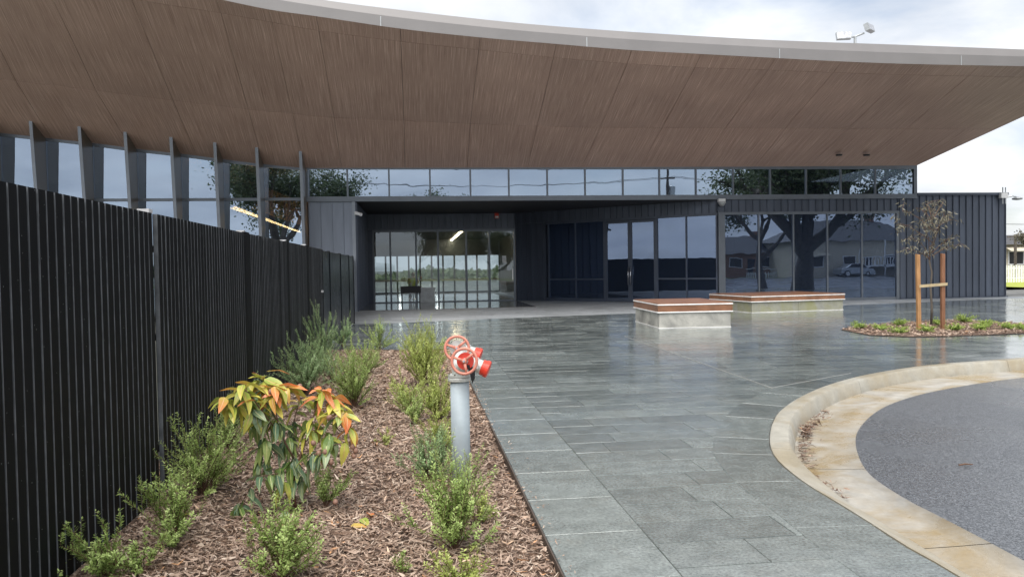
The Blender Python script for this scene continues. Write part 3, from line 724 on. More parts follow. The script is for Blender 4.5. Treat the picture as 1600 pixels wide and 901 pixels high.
# band over the windows
bnd = MB().box(xW0-.26, xW1+.1, D1+.03, D1+.2, zwh+.05, zs-.14).build('clad_band', 'metal_dark', bld)
clad_run(bnd, (xW0-.26, D1+.03), (xW1+.1, D1+.03), zwh+.05, zs-.14, PW)

# ---- right window wall
px5 = [1132, 1186, 1240, 1293, 1347, 1401]
xs5 = [V(p, 400, D1).x for p in px5]
fr = MB(); fr.box(xs5[0]-.24, xs5[-1]+.1, D1-.04, D1+.08, zwh-.05, zwh+.05); fr.box(xs5[0], xs5[-1], D1-.02, D1+.08, 0, .10)
fr.box(xs5[0]-.24, xs5[0]+.02, D1-.035, D1+.1, 0, zwh-.05); fr.box(xs5[-1]-.02, xs5[-1]+.1, D1-.035, D1+.1, 0, zwh-.05)
for x in xs5[1:-1]: fr.box(x-.03, x+.03, D1-.01, D1+.09, .10, zwh-.05)
fro = fr.build('window_frame', 'mullion', bld)
zr = V(1265, 430, D1+.1).z
for a, c in zip(xs5[:-1], xs5[1:]):
    MB().box(a+.03, c-.03, D1+.03, D1+.042, .10, zwh-.05).build('pane', 'glass_low', fro)
MB().box(xs5[0]+.02, xs5[-1]-.02, D1+.047, D1+.09, zr-.03, zr+.03).build('transom', 'mullion', fro)

# ---- slanted wall with the doors
A2 = Vector((xs5[0]-.24, D1+.02)); 
B2 = Vector((V(805, 400, D2).x, D2)); dS = (B2-A2).normalized(); LS = (B2-A2).length; nS = Vector((dS.y, -dS.x))*-1   # towards the viewer
def S_at(px):     # distance along the slanted wall for a pixel column
    d = ray(px, 420); d2 = Vector((d[0], d[1])); 
    # A2 + dS*s = d2*t
    det = dS.x*(-d2.y)+d2.x*dS.y
    s_ = ((-A2.x)*(-d2.y)+d2.x*(-A2.y))/det
    return s_
sx = {p: S_at(p) for p in (1121, 1120, 1073, 1027, 985, 945, 900, 858, 853)}
def sbox(mb, s0, s1, o0, o1, z0, z1):
    q = [A2+dS*s0+nS*o0, A2+dS*s1+nS*o0, A2+dS*s1+nS*o1, A2+dS*s0+nS*o1]; return mb.prism(q, z0, z1)
zdh = zwh-.02
sw = MB(); sbox(sw, 0, sx[853], -.06, .05, zdh-.04, zdh+.06); sbox(sw, 0, sx[1027], -.06, .04, 0, .14); sbox(sw, sx[945], sx[853], -.06, .04, 0, .14)
sbox(sw, .02, .08, -.05, .045, .14, zdh-.04)
for p, w in ((1073, .05), (1027, .08), (945, .08), (900, .05), (855 if 855 in sx else 858, .07)): sbox(sw, sx[p]-w/2, sx[p]+w/2, -.05, .045, .14 if p in (1073, 900, 858) else 0, zdh-.04)
ztr = .95
for a, c in ((.08, sx[1073]-.025), (sx[1073]+.025, sx[1027]-.04), (sx[945]+.04, sx[900]-.025), (sx[900]+.025, sx[858]-.035)): sbox(sw, a, c, -.04, .035, ztr-.03, ztr+.03)
swo = sw.build('slanted_frame', 'metal_dark', bld)
for a, c in ((.08, sx[1073]-.025), (sx[1073]+.025, sx[1027]-.04), (sx[945]+.04, sx[900]-.025), (sx[900]+.025, sx[858]-.035)):
    for z0, z1 in ((.14, ztr-.03), (ztr+.03, zdh-.04)):
        mb = MB(); sbox(mb, a, c, -.012, .0, z0, z1); mb.build('pane', 'glass_low', swo)
for a, c, hs in ((sx[1027]+.045, sx[985]-.004, -.10), (sx[985]+.004, sx[945]-.045, .10)):
    mb = MB(); sbox(mb, a, a+.09, -.04, .03, .02, zdh-.06); sbox(mb, c-.09, c, -.04, .03, .02, zdh-.06); sbox(mb, a+.09, c-.09, -.04, .03, .02, .15); sbox(mb, a+.09, c-.09, -.04, .03, zdh-.16, zdh-.06)
    d_ = mb.build('door', 'metal_dark', bld)
    mb = MB(); sbox(mb, a+.09, c-.09, -.012, 0, .15, zdh-.16); mb.build('pane', 'glass_low', d_)
    s0 = c-.05 if hs < 0 else a+.05
    mb = MB(); P0 = A2+dS*s0+nS*.11; mb.tube([(P0.x, P0.y, .70), (P0.x, P0.y, 1.48)], .022, 8)
    for z in (.82, 1.36): Q0 = A2+dS*s0+nS*.02; mb.tube([(Q0.x, Q0.y, z), (P0.x, P0.y, z)], .014, 6)
    mb.build('handle', 'steel', d_, smooth=True)
# cladding above the doors and the dark cladding pier at the back
up = MB(); sbox(up, 0, LS, -.2, -.03, zdh+.06, zs-.14); upo = up.build('clad_band', 'metal_dark', bld)
clad_run(upo, tuple(B2-dS*.05+nS*-.03), tuple(A2+nS*-.03), zdh+.06, zs-.15, PW)
pr = MB(); sbox(pr, sx[853], LS, -.2, -.03, 0, zdh+.055); pro = pr.build('clad_wall', 'metal_dark', bld)
clad_run(pro, tuple(B2-dS*.05+nS*-.03), tuple(A2+dS*(sx[853]+.01)+nS*-.03), 0.0, zdh+.05, PW)

# ---- recess ceiling, entrance glazing
ceilp = [Vector((xC1+.06, D1+.06)), Vector((A2.x, D1+.06)), B2+Vector((0, .1)), Vector((xC1+.06, D2+.1))]
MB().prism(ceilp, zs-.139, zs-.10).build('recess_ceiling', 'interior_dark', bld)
zeh = V(690, 360.5, D2).z
epx = [584, 610.5, 650.5, 685, 729, 765, 804]; ex = [V(p, 420, D2).x for p in epx]
ehw = MB().box(xC1+.06, B2.x+.3, D2+.001, D2+.2, zeh+.06, zs-.141).build('clad_band', 'metal_dark', bld)
clad_run(ehw, (xC1+.1, D2), (B2.x, D2), zeh+.06, zs-.15, PW)
MB().box(xC1+.06, ex[0]-.04, D2-.02, D2+.2, 0, zeh+.06).build('wall_reveal', 'metal_dark', bld)
ef = MB(); ef.box(ex[0]-.04, ex[-1]+.04, D2-.05, D2+.08, zeh-.04, zeh+.06); ef.box(ex[0]-.04, ex[-1]+.04, D2-.05, D2+.08, 0, .05)
for x in ex: ef.box(x-.04, x+.04, D2-.045, D2+.07, .05, zeh-.04)
efo = ef.build('entrance_frame', 'mullion', bld)
for a, c in zip(ex[:-1], ex[1:]): MB().box(a+.04, c-.04, D2+.01, D2+.022, .05, zeh-.04).build('pane', 'glass_entry', efo)
p = V(788, 405, D2-.02); MB().box(p.x-.09, p.x+.09, D2+.0, D2+.008, p.z-.16, p.z+.16).build('notice_sheet', 'white', efo)
p = V(790, 419, D2-.1); MB().box(ex[-1]-.12, ex[-1]-.08, D2-.08, D2-.05, .95, 1.45).build('pull_handle', 'steel', efo)
p = V(776, 337, D2-.1); mb = MB().box(p.x-.09, p.x+.09, D2-.16, D2-.05, p.z-.12, p.z+.12); so = mb.build('alarm_strobe', 'red', bld)
MB().box(p.x-.07, p.x+.07, D2-.18, D2-.16, p.z-.10, p.z-.02).build('lens', 'white', so)

# ---- inside
MB().box(-26, 4.5, D1+.4, 52, -.15, .012).build('interior_floor', 'floor_in', bld)
BK = 48.0
hz = zeh+.08
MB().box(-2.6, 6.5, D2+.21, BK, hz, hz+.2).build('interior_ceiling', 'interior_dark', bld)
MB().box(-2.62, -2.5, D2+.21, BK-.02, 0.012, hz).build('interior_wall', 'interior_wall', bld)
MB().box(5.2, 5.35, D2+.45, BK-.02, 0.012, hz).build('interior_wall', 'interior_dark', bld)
zb0, zb1 = V(650, 438, BK).z, V(650, 400, BK).z
bw = MB(); bw.box(-2.5, 5.2, BK, BK+.15, zb1, hz); bw.box(-2.5, 5.2, BK, BK+.15, 0, .1)
for x in np.linspace(-2.5, 5.2, 12): bw.box(x-.05, x+.05, BK, BK+.1, .1, zb1)
rwf = bw.build('rear_window_frame', 'mullion', bld); MB().box(-2.45, 5.15, BK-.1, BK-.03, zb0-.05, zb0+.06).build('handrail', 'white', rwf)
def strip(p0, p1, w, mat, name='strip_light'):
    p0 = Vector(p0); p1 = Vector(p1); d = (p1-p0).normalized(); n = d.cross(Vector((0, 0, 1))).normalized()*w/2
    MB().hexa([p0-n, p1-n, p1+n, p0+n], (0, 0, .04)).build(name, mat, bld)
zl = hz-.06
strip(G(721.5, 362, zl), G(704, 377, zl), .10, 'strip')
strip(G(687, 391, zl), G(680, 398, zl), .2, 'strip_white'); strip(G(621, 392, zl), G(625, 399, zl), .2, 'strip_white')
# left hall
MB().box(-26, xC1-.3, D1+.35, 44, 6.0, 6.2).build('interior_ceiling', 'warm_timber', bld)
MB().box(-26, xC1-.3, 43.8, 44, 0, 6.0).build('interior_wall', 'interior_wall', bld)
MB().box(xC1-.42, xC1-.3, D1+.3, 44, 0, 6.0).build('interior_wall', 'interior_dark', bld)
w1, w2 = V(366, 324, 34), V(462, 361, 31.0)
strip(w1, w2, .12, 'strip_hall')
q1, q2 = V(340, 308, 37), V(470, 352, 33)
MB().hexa([q1, q2, q2+Vector((0, .5, 1.0)), q1+Vector((0, .5, 1.4))], (0, .1, 0)).build('warm_lining', 'warm_timber', bld)
strip(q1+Vector((0, -.35, -.3)), q2+Vector((0, -.35, -.3)), .08, 'strip_hall')
strip(V(285, 345, 33), V(345, 358, 32), .10, 'strip_hall')
# right rooms
rd = MB(); rd.box(xs5[0]-.4, xE-.3, 35.4, 35.5, 0, zs-.1); rd.build('interior_wall', 'interior_wall', bld)
MB().box(A2.x+.1, xE-.26, D1+.31, 35, -.1, .011).build('interior_floor', 'floor_in', bld)
MB().box(A2.x+.1, xE-.26, D1+.31, 35, zwh+.1, zwh+.2).build('interior_ceiling', 'interior_dark', bld)
MB().prism([A2+dS*.3-nS*2.6, A2+dS*LS-nS*2.6, A2+dS*LS-nS*2.7, A2+dS*.3-nS*2.7], 0, zs-.2).build('interior_wall', 'interior_dark', bld)
MB().prism([A2+dS*.1-nS*.2, A2+dS*LS-nS*.2, A2+dS*LS-nS*2.6, A2+dS*.1-nS*2.6], zdh+.2, zdh+.3).build('interior_ceiling', 'interior_dark', bld)
MB().box(-26, xE-.3, 35.2, 35.3, zs+.2, zh+.2).build('interior_wall', 'interior_dark', bld)
for a, c in (('900', '858'), ('945', '900')):  # dark sheets added behind two panes, standing in for the recess wall's reflection
    mb = MB(); sbox(mb, sx[int(a)]+.05, sx[int(c)]-.05, -.16, -.15, .3, zdh-.05); mb.build('reflection_sheet', plain('slate reflection sheet', (.07, .095, .14), .6), bld)

# ================================================================== FENCE
fence = thing('slat_fence', (FX, 8, 0), 'black vertical slat fence with posts beside the mulched bed', 'fence')
FH = VX(120, 309, FX).z
PIT = .0868
posts_y = [VX(p, 350, FX).y for p in (238, 383, 447, 478)]
posts_y = [posts_y[0]-2.6]+posts_y
sl_mesh = None
GATE0 = VX(503, 400, FX).y
y = 2.0
def post_near(y): return abs(y-posts_y[1]) < .05 or any(abs(y-p) < .085 for p in posts_y[2:])
while y < GATE0-.1:
    if not post_near(y):
        if sl_mesh is None:
            mb = MB(); a = 0.0; w, t = .0735, .030
            # blade turned a little out of the fence line, leading edge towards the path
            P4 = [(-t/2, -w/2), (t/2, -w/2), (t/2, w/2), (-t/2, w/2)]; P4 = [(px*math.cos(a)+py*math.sin(a)*-1, px*math.sin(a)+py*math.cos(a)) for px, py in P4]
            mb.prism(P4, .03, FH); o = mb.build('slat', 'fence', fence, org=Vector((0, 0, 0)))
            o['_org'] = list(fence['_org']); sl_mesh = o.data
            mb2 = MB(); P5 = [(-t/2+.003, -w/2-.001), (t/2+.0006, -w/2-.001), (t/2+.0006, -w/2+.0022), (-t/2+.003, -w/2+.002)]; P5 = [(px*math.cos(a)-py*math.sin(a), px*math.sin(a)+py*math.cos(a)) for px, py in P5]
            e_ = mb2.build('lit_edge_strip', 'fence_lit_edge', o, org=Vector((0, 0, 0))) if False else None
            mb2.prism(P5, .031, FH-.001); eo = mb2.build('slat_lit_edge', 'fence_lit_edge', fence, org=Vector((0, 0, 0))); em = eo.data; eo.parent = o
            o.location = (0, y-8, 0)
        else:
            o = bpy.data.objects.new('slat', sl_mesh); col.objects.link(o); o.parent = fence; o.location = (0, y-8, 0)
            e2 = bpy.data.objects.new('slat_lit_edge', em); col.objects.link(e2); e2.parent = o
        o.rotation_euler = (float(rng.normal(0, .0012)), 0, float(rng.normal(0, .012)))
    y += PIT
for py_ in posts_y:
    po = MB().box(FX-.075, FX-.016, py_-.028, py_+.028, 0, FH+.005).build('post', 'fence', fence)
    MB().box(FX-.083, FX-.008, py_-.036, py_+.036, FH+.006, FH+.03).build('post_cap', 'cap', po)
for py_ in posts_y[2:]: MB().box(FX-.013, FX+.017, py_-.105, py_+.105, .03, FH+.012).build('cover_board', 'fence', fence)
for z in (.3, 1.05, FH-.25): MB().box(FX-.06, FX-.0155, 2.0, GATE0, z, z+.04).build('rail', 'fence', fence)
# glossy black gate panels on to the building
gate = thing('panel_gate', (FX, 20, 0), 'glossy black panelled gate and screen between slat fence and building', 'gate')
ys = [GATE0]+[VX(p, 420, FX).y for p in (515, 532, 545, 552)]; xs = [FX, FX, FX, FX, FX]
ys.append(D1-.08); xs.append(-2.19)
for k in range(len(ys)-1):
    a = Vector((xs[k], ys[k]+.02)); c = Vector((xs[k+1], ys[k+1]-.02)); MB().obox(a, c, .04, .04, FH-.02).build('panel', 'gate_panel', gate)
    MB().box(xs[k]-.05, xs[k]+.012, ys[k]-.018, ys[k]+.018, 0, FH).build('stile', 'fence', gate)
p = VX(503.5, 455, FX+.03); MB().box(FX+.0, FX+.05, p.y-.03, p.y+.05, p.z-.02, p.z+.02).build('latch', 'cap', gate)

# ================================================================== GARDEN BED
bed = [Vector((FX-.3, 1.2)), Vector((EX-.012, 1.2)), Vector((EX-.012, BED_END-.01)), Vector((FX-.3, BED_END-.01))]
def bed_z(x, y): return -.035+.022*math.sin(x*2.1+y*.7)+.018*math.sin(y*1.9-x)+.05*max(0, min(1, (-.4-x)/1.2))
mb = MB(); nx, ny = 24, 110; vs = []
for j in range(ny+1):
    for i in range(nx+1):
        x = FX-.3+(EX-.012-FX+.3)*i/nx; yy = 1.2+(BED_END-.01-1.2)*j/ny; vs.append((x, yy, bed_z(x, yy)))
struct(mb.add(vs, [(j*(nx+1)+i, j*(nx+1)+i+1, (j+1)*(nx+1)+i+1, (j+1)*(nx+1)+i) for j in range(ny) for i in range(nx)]).build('garden_bed', 'soil', smooth=True), 'mulched planting bed along the fence')
tag(MB().box(EX-.011, EX-.003, 1.2, BED_END, -.1, .004).build('bed_edging', plain('rusty steel edging', (.07, .05, .04), .7)), 'thin dark steel edging between mulch and pavers', 'edging')

def chips(n, sampler, zf, lmin, lmax, name, label, tm=.46, ts=.24):
    vs = []; fs = []; tone = []
    for _ in range(n):
        x, yy, sc_ = sampler(); L = random.uniform(lmin, lmax)*sc_*random.choice([.6, .8, 1, 1, 1.3]); w = random.choice([.002, .0026, .0033, .004, .005, .0075])*random.uniform(.7, 1.2)*sc_
        a = random.uniform(0, 6.283); tilt = random.gauss(0, .25); roll = random.gauss(0, .6); z = zf(x, yy)+random.uniform(.0, .022)
        bend = random.gauss(0, .25)*L; lift = random.gauss(0, .12)*L
        ca, sa = math.cos(a), math.sin(a); wx, wy, wz = -sa*w*math.cos(roll), ca*w*math.cos(roll), w*math.sin(roll)
        o = len(vs)
        for t, wf in ((-.5, .35), (0, 1.0), (.5, .3)):
            cx = x+ca*L*t-sa*bend*(t*t*4-.5)*.5; cy = yy+sa*L*t+ca*bend*(t*t*4-.5)*.5; cz = z+math.sin(tilt)*L*t+lift*(t*t*4)+.004
            vs += [(cx-wx*wf, cy-wy*wf, cz-wz*wf), (cx+wx*wf, cy+wy*wf, cz+wz*wf)]
        fs += [(o, o+1, o+3, o+2), (o+2, o+3, o+5, o+4)]
        t = min(.96, max(0, random.gauss(tm, ts))) if random.random() > .012 else 1.0
        tone += [t, t]
    me = bpy.data.meshes.new(name); me.from_pydata(vs, [], fs); at = me.attributes.new('tone', 'FLOAT', 'FACE'); at.data.foreach_set('value', np.array(tone, dtype=np.float32))
    me.materials.append(M['chip']); o = bpy.data.objects.new(name, me); col.objects.link(o); return struct(o, label, 'stuff')
def samp_bed():
    while True:
        u = random.random(); yy = 2.6+(BED_END-2.65)*u**1.9; x = random.uniform(FX-.25, EX-.02)
        if yy > 3.0 or x > -.9: return x, yy, 1.0+.045*(yy-3)
chips(90000, samp_bed, bed_z, .022, .075, 'bark_mulch', 'brown shredded bark mulch covering the long bed')

chips(260, lambda: (EX+abs(random.gauss(0, .05)), random.uniform(3.2, 13), .7), lambda x, y: .002, .015, .04, 'spilt_mulch', 'loose bark chips spilt on the edge of the paving')
# lens shaped bed with the staked tree
lz = lambda x, y: .018
lens = sheet(LENS, .012, 'tree_bed', 'soil'); struct(lens, 'pointed mulched bed around the staked young tree')
lx = [p.x for p in LENS]; ly = [p.y for p in LENS]
def samp_lens():
    while True:
        q = Vector((random.uniform(min(lx), max(lx)), random.uniform(min(ly), max(ly))))
        if inside(LENS, q): return q.x, q.y, 1.6
chips(5000, samp_lens, lz, .03, .07, 'bed_mulch', 'brown bark mulch in the pointed tree bed')
# debris in the gutter
def samp_gut():
    while True:
        i = random.choice([iap+random.randint(-7, 12), iap+random.randint(2, 9)]); w = .235+abs(random.gauss(0, .055))
        q = koff(min(max(i, 1), NK-2), w)
        if math.sin(i*1.1)*.5+random.random() > .25: return q.x+random.gauss(0, .01), q.y+random.gauss(0, .01), 1.0
chips(520, samp_gut, lambda x, y: GZ, .03, .09, 'leaf_litter', 'brown leaf litter washed against the kerb', .12, .14)

# ------------------------------------------------------------------ plants
def leaf_quad(vs, fs, p, d, n, L, w):
    o = len(vs); s_ = d.cross(n)
    if s_.length < 1e-4: s_ = d.orthogonal()
    s_.normalize(); nn = s_.cross(d)
    vs += [p, p+d*L*.5+s_*w-nn*L*.04, p+d*L-nn*L*.14, p+d*L*.5-s_*w-nn*L*.04]; fs.append((o, o+1, o+2, o+3))
def shrub(base, h, spread, nst, leafL, mat, label, cat='shrub', lean=(0, 0), dens=1.0, low=.34, group='native shrubs planted in the bed', leafw=.19):
    t = thing('native_shrub', base, label, cat, group); st = MB(); vs = []; fs = []; tone = []
    for k in range(nst):
        a = random.uniform(0, 6.283); rr = spread*math.sqrt(random.random()); hh = h*random.choice([random.uniform(.25, .7), random.uniform(.5, 1.0), random.uniform(.8, 1.2)])*(1-.3*(rr/max(spread, .01))**2)
        tip = Vector((math.cos(a)*rr+lean[0]*hh, math.sin(a)*rr+lean[1]*hh, hh)); c1 = Vector((tip.x*.25, tip.y*.25, hh*.5))
        pts = []
        for i in range(9):
            u = i/8; pts.append(base+(2*u*(1-u))*c1+u*u*tip+Vector((random.gauss(0, .004), random.gauss(0, .004), 0))*u)
        st.tube(pts, [.0035*(1-.7*i/8) for i in range(9)], 4, False)
        # side shoots
        shoots = [(pts, low)]
        for _ in range(random.randint(2, 4)):
            i = random.randint(3, 7); d = (pts[i]-pts[i-1]).normalized(); sd_ = Vector((random.gauss(0, 1), random.gauss(0, 1), .6)).normalized(); L = h*random.uniform(.12, .3)
            sp = [pts[i]+(d*.6+sd_*.7)*L*j/4+Vector((0, 0, .3*L*(j/4)**2)) for j in range(5)]; st.tube(sp, [.002*(1-.6*j/4) for j in range(5)], 3, False); shoots.append((sp, .1))
        for sp, lo in shoots:
            Ls = sum((sp[i+1]-sp[i]).length for i in range(len(sp)-1)); n = max(4, int(Ls/(leafL*.20)*dens))
            br = random.gauss(0, .13)
            for q in range(n):
                u = lo+(1-lo)*(q+random.random())/n; f = u*(len(sp)-1); i = min(int(f), len(sp)-2); p = sp[i].lerp(sp[i+1], f-i); d = (sp[i+1]-sp[i]).normalized()
                o_ = Vector((random.gauss(0, 1), random.gauss(0, 1), random.gauss(0, 1))); o_ -= d*o_.dot(d); o_.normalize()
                ld = (d*random.uniform(.45, 1.0)+o_).normalized(); L = leafL*random.uniform(.65, 1.15)*(1.0 if u < .9 else .75)
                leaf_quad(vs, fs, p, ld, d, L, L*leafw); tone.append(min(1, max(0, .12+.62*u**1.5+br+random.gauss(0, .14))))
    st.build('stems', 'twig', t)
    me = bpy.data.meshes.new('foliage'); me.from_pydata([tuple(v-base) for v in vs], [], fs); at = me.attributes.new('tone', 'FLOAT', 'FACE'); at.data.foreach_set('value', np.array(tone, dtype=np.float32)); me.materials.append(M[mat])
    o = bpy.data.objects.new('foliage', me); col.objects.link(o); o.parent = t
    return t
def at_bed(px, py):
    p = G(px, py, -.02); p.z = bed_z(p.x, p.y)-.005; return p
def hpx(px, py, dpx): p = G(px, py); return dpx*float(np.array([p.x, p.y, -EYE])@_F)/FPX
SH = [  # base px, height px, half width px, stems, leaf length, material, label, lean
 (170, 912, 85, 45, 14, .026, 'shrub_green', 'low green shrub in the bottom left corner against the fence', (-.35, .1)),
 (84, 925, 46, 20, 6, .026, 'shrub_green', 'small shrub tip poking up at the extreme bottom left', (.1, .2)),
 (272, 862, 105, 38, 15, .026, 'shrub_green', 'spindly green shrub at the fence, left of the gum sapling', (-.2, .15)),
 (318, 782, 105, 58, 26, .024, 'shrub_green', 'bushy green shrub beside the first fence post', (0, .25)),
 (356, 715, 72, 38, 16, .022, 'shrub_green', 'green shrub half hidden behind the gum sapling leaves', (-.1, .2)),
 (438, 922, 118, 52, 20, .026, 'shrub_green', 'bright green shrub at the bottom edge below the gum sapling', (0, .1)),
 (508, 795, 62, 36, 10, .022, 'shrub_green', 'small thin shrub right of the gum sapling stem', (.2, .2)),
 (712, 862, 125, 58, 30, .024, 'shrub_green', 'dense green shrub in front of the hydrant pipe', (0, .15)),
 (716, 925, 58, 46, 12, .024, 'shrub_yellow', 'yellowish shrub at the bottom edge beside the paving', (0, .1)),
 (672, 742, 78, 42, 22, .022, 'shrub_blue', 'bluish shrub immediately left of the hydrant pipe', (.05, .2)),
 (478, 618, 80, 48, 34, .024, 'shrub_blue', 'blue green bushy shrub against the fence behind the gum sapling', (-.1, .2)),
 (505, 580, 78, 30, 20, .026, 'shrub_blue', 'tall bluish shrub by the brown pegs at the fence', (0, .1)),
 (555, 632, 88, 36, 34, .022, 'shrub_green', 'rounded fresh green shrub in the middle of the bed', (0, .2)),
 (594, 549, 46, 26, 14, .030, 'shrub_green', 'wispy green shrub at the far end of the bed', (0, 0)),
 (662, 606, 90, 26, 36, .024, 'shrub_yellow', 'upright yellow green shrub behind the hydrant at bed edge', (-.05, .1)),
 (686, 655, 76, 28, 30, .022, 'shrub_yellow', 'yellow green shrub left of the hydrant wheels', (0, .1)),
 (636, 638, 58, 30, 16, .022, 'shrub_yellow', 'sparse yellow green shrub in mulch left of hydrant', (0, .1)),
 (655, 560, 44, 22, 14, .028, 'shrub_yellow', 'furthest yellow green shrub beside the wet paving', (0, 0)),
 (535, 545, 48, 20, 14, .028, 'shrub_blue', 'furthest bluish shrub where fence meets the paving', (0, 0)),
 (600, 690, 26, 16, 5, .018, 'shrub_yellow', 'tiny pale seedling alone in open mulch mid bed', (0, 0)),
 (225, 905, 60, 40, 10, .024, 'shrub_green', 'low green shrub between the two bottom left fence shrubs', (-.2, .2)),
 (405, 660, 60, 36, 12, .022, 'shrub_blue', 'shrub behind the gum sapling close to the fence', (0, .1)),
 (520, 600, 60, 30, 16, .022, 'shrub_blue', 'shrub between the two bluish shrubs and the rounded one', (0, .1)),
 (575, 585, 55, 28, 14, .024, 'shrub_green', 'small green shrub behind the rounded fresh one', (0, .1)),
 (690, 700, 60, 26, 16, .022, 'shrub_yellow', 'yellow green shrub touching the left side of the hydrant pipe', (-.1, .1)),
 (648, 660, 52, 28, 14, .022, 'shrub_green', 'wispy shrub between the sparse one and the hydrant', (0, .1)),
 (685, 585, 50, 18, 12, .026, 'shrub_yellow', 'thin yellow shrub just behind the hydrant handwheels', (-.1, 0)),
 (745, 815, 44, 26, 8, .022, 'shrub_yellow', 'straggly yellow shrub between hydrant foot and paving', (0, .1)),
 (628, 905, 30, 14, 5, .02, 'shrub_green', 'tiny green seedling at the bottom edge in mulch', (0, 0)),
]
for (px, py, hp, wp, ns, ll, mt, lb, ln) in SH:
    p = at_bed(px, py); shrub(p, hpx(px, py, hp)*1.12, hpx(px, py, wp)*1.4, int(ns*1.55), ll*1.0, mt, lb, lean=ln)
for k, (px, py) in enumerate(((1342, 513), (1375, 516), (1406, 509), (1405, 521), (1449, 519), (1464, 507), (1508, 504), (1494, 517), (1530, 516), (1541, 510), (1574, 514), (1598, 516))):
    p = G(px, py, .012); nm = ['leftmost low green tuft at the tip of the pointed bed', 'second low tuft from the tip of the pointed bed', 'tuft behind and left of the pale stake', 'front tuft left of the pale stake', 'front tuft between the two stakes', 'tuft behind the dark stake foot', 'biggest tuft at the rear right of the stakes', 'front tuft right of the dark stake', 'tuft in the middle right of the pointed bed', 'rear tuft right of the biggest tuft', 'second last tuft towards the right frame edge', 'tuft at the right frame edge in the pointed bed'][k]
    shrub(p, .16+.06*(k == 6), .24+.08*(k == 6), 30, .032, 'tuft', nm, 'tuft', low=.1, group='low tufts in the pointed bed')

# gum sapling with large coloured leaves
sb = at_bed(463, 800); sap = thing('gum_sapling', sb, 'young flowering gum with orange and yellow new leaves in the mulch', 'sapling')
def leaf_mesh(L, w, droop, fold=.25):
    n = 6; vs = []; uv = []
    for i in range(n+1):
        t = i/n; ww = w*(math.sin(math.pi*t**.75)**.8 if 0 < t < 1 else .02)*(1-.25*t); x = L*t; z = -droop*L*t*t
        for s_, lift in ((-1, fold*ww), (0, 0), (1, fold*ww)): vs.append((x, s_*ww, z+lift)); uv.append(((s_+1)/2, t))
    fs = []
    for i in range(n):
        for j in range(2): fs.append((i*3+j, i*3+j+1, (i+1)*3+j+1, (i+1)*3+j))
    return vs, fs, uv
leaf_data = {}
for mt in ('leaf_green', 'leaf_bluegreen', 'leaf_yellow', 'leaf_orange'):
    for v in range(6):
        vs, fs, uv = leaf_mesh((.145, .145, .145, .12, .13, .15)[v], (.027, .031, .034, .025, .030, .024)[v], (.12, .28, .45, -.12, .6, .35)[v], (.25, .4, .15, .5, .3, .6)[v])
        vs = [(x_, y_+(.0, .01, -.012, .015, -.008, .02)[v]*(x_/.145)**2, z_+.003*math.sin(x_*70+v)) for x_, y_, z_ in vs]; me = bpy.data.meshes.new('leaf'); me.from_pydata(vs, [], fs)
        ul = me.uv_layers.new(name='UVMap'); li = np.zeros(len(me.loops), dtype=np.int32); me.loops.foreach_get('vertex_index', li); ul.data.foreach_set('uv', np.array(uv, dtype=np.float32)[li].ravel())
        me.polygons.foreach_set('use_smooth', [True]*len(me.polygons)); me.materials.append(M[mt]); leaf_data[mt, v] = me
def P_at(px, py, dy=0.0): return V(px, py, sb.y+dy)
stem_pts = [sb, P_at(459, 770), P_at(462, 735, -.02), P_at(473, 700, 0), P_at(487, 660, .03)]
branches = [(stem_pts, .011, .006),
 ([P_at(473, 700), P_at(488, 655, .03), P_at(497, 625, .05), P_at(505, 612, .06)], .006, .003),
 ([P_at(466, 728, -.02), P_at(445, 690, -.05), P_at(432, 650, -.06), P_at(428, 612, -.06)], .007, .003),
 ([P_at(440, 680, -.05), P_at(415, 650, -.10), P_at(395, 622, -.13), P_at(380, 605, -.14)], .005, .0025),
 ([P_at(432, 655, -.06), P_at(412, 622, .0), P_at(402, 600, .03)], .004, .0025),
 ([P_at(480, 682, .02), P_at(505, 668, .0), P_at(525, 655, -.04), P_at(538, 645, -.05)], .004, .002),
 ([P_at(470, 705), P_at(498, 705, -.08), P_at(520, 695, -.1), P_at(540, 690, -.1)], .004, .002),
 ([P_at(462, 735), P_at(430, 740, -.08), P_at(400, 745, -.12), P_at(375, 790, -.12)], .004, .002),
 ([P_at(460, 765), P_at(452, 790, -.12), P_at(447, 800, -.2), P_at(452, 818, -.22)], .004, .002),
 ([P_at(470, 715), P_at(455, 690, .08), P_at(460, 655, .12), P_at(468, 625, .13)], .005, .0025)]
for k, (pts, r0, r1) in enumerate(branches):
    mb = MB(); mb.tube(pts, [r0+(r1-r0)*i/(len(pts)-1) for i in range(len(pts))], 7); mb.build('trunk' if k == 0 else 'branch', plain('sapling bark', (.16, .075, .05), .6) if k == 0 else 'twig', sap, smooth=True)
def put_leaf(p, yaw, pitch, mt, sc=1.0):
    o = bpy.data.objects.new('leaf', leaf_data[mt, random.randint(0, 5)]); col.objects.link(o); o.parent = sap; o.location = p-sb
    o.rotation_euler = Matrix.Rotation(yaw, 3, 'Z').to_4x4().to_3x3().to_euler() if False else (random.gauss(0, .35), -pitch, yaw); o.scale = (sc, sc*random.uniform(.85, 1.1), sc)
def cluster(px, py, dy, n, mts, pmin, pmax, sc=1.0, rad=.03):
    c = P_at(px, py, dy); a0 = random.uniform(0, 6.28); n = int(n*1.25)
    for k in range(n):
        a = a0+6.283*k/n+random.gauss(0, .3); p = c+Vector((math.cos(a)*rad*random.random(), math.sin(a)*rad*random.random(), random.uniform(-.03, .03)))
        put_leaf(p, a, random.uniform(pmin, pmax), random.choice(mts), sc*random.uniform(.75, 1.15))
Yl, Or, Gr, Bg = 'leaf_yellow', 'leaf_orange', 'leaf_green', 'leaf_bluegreen'
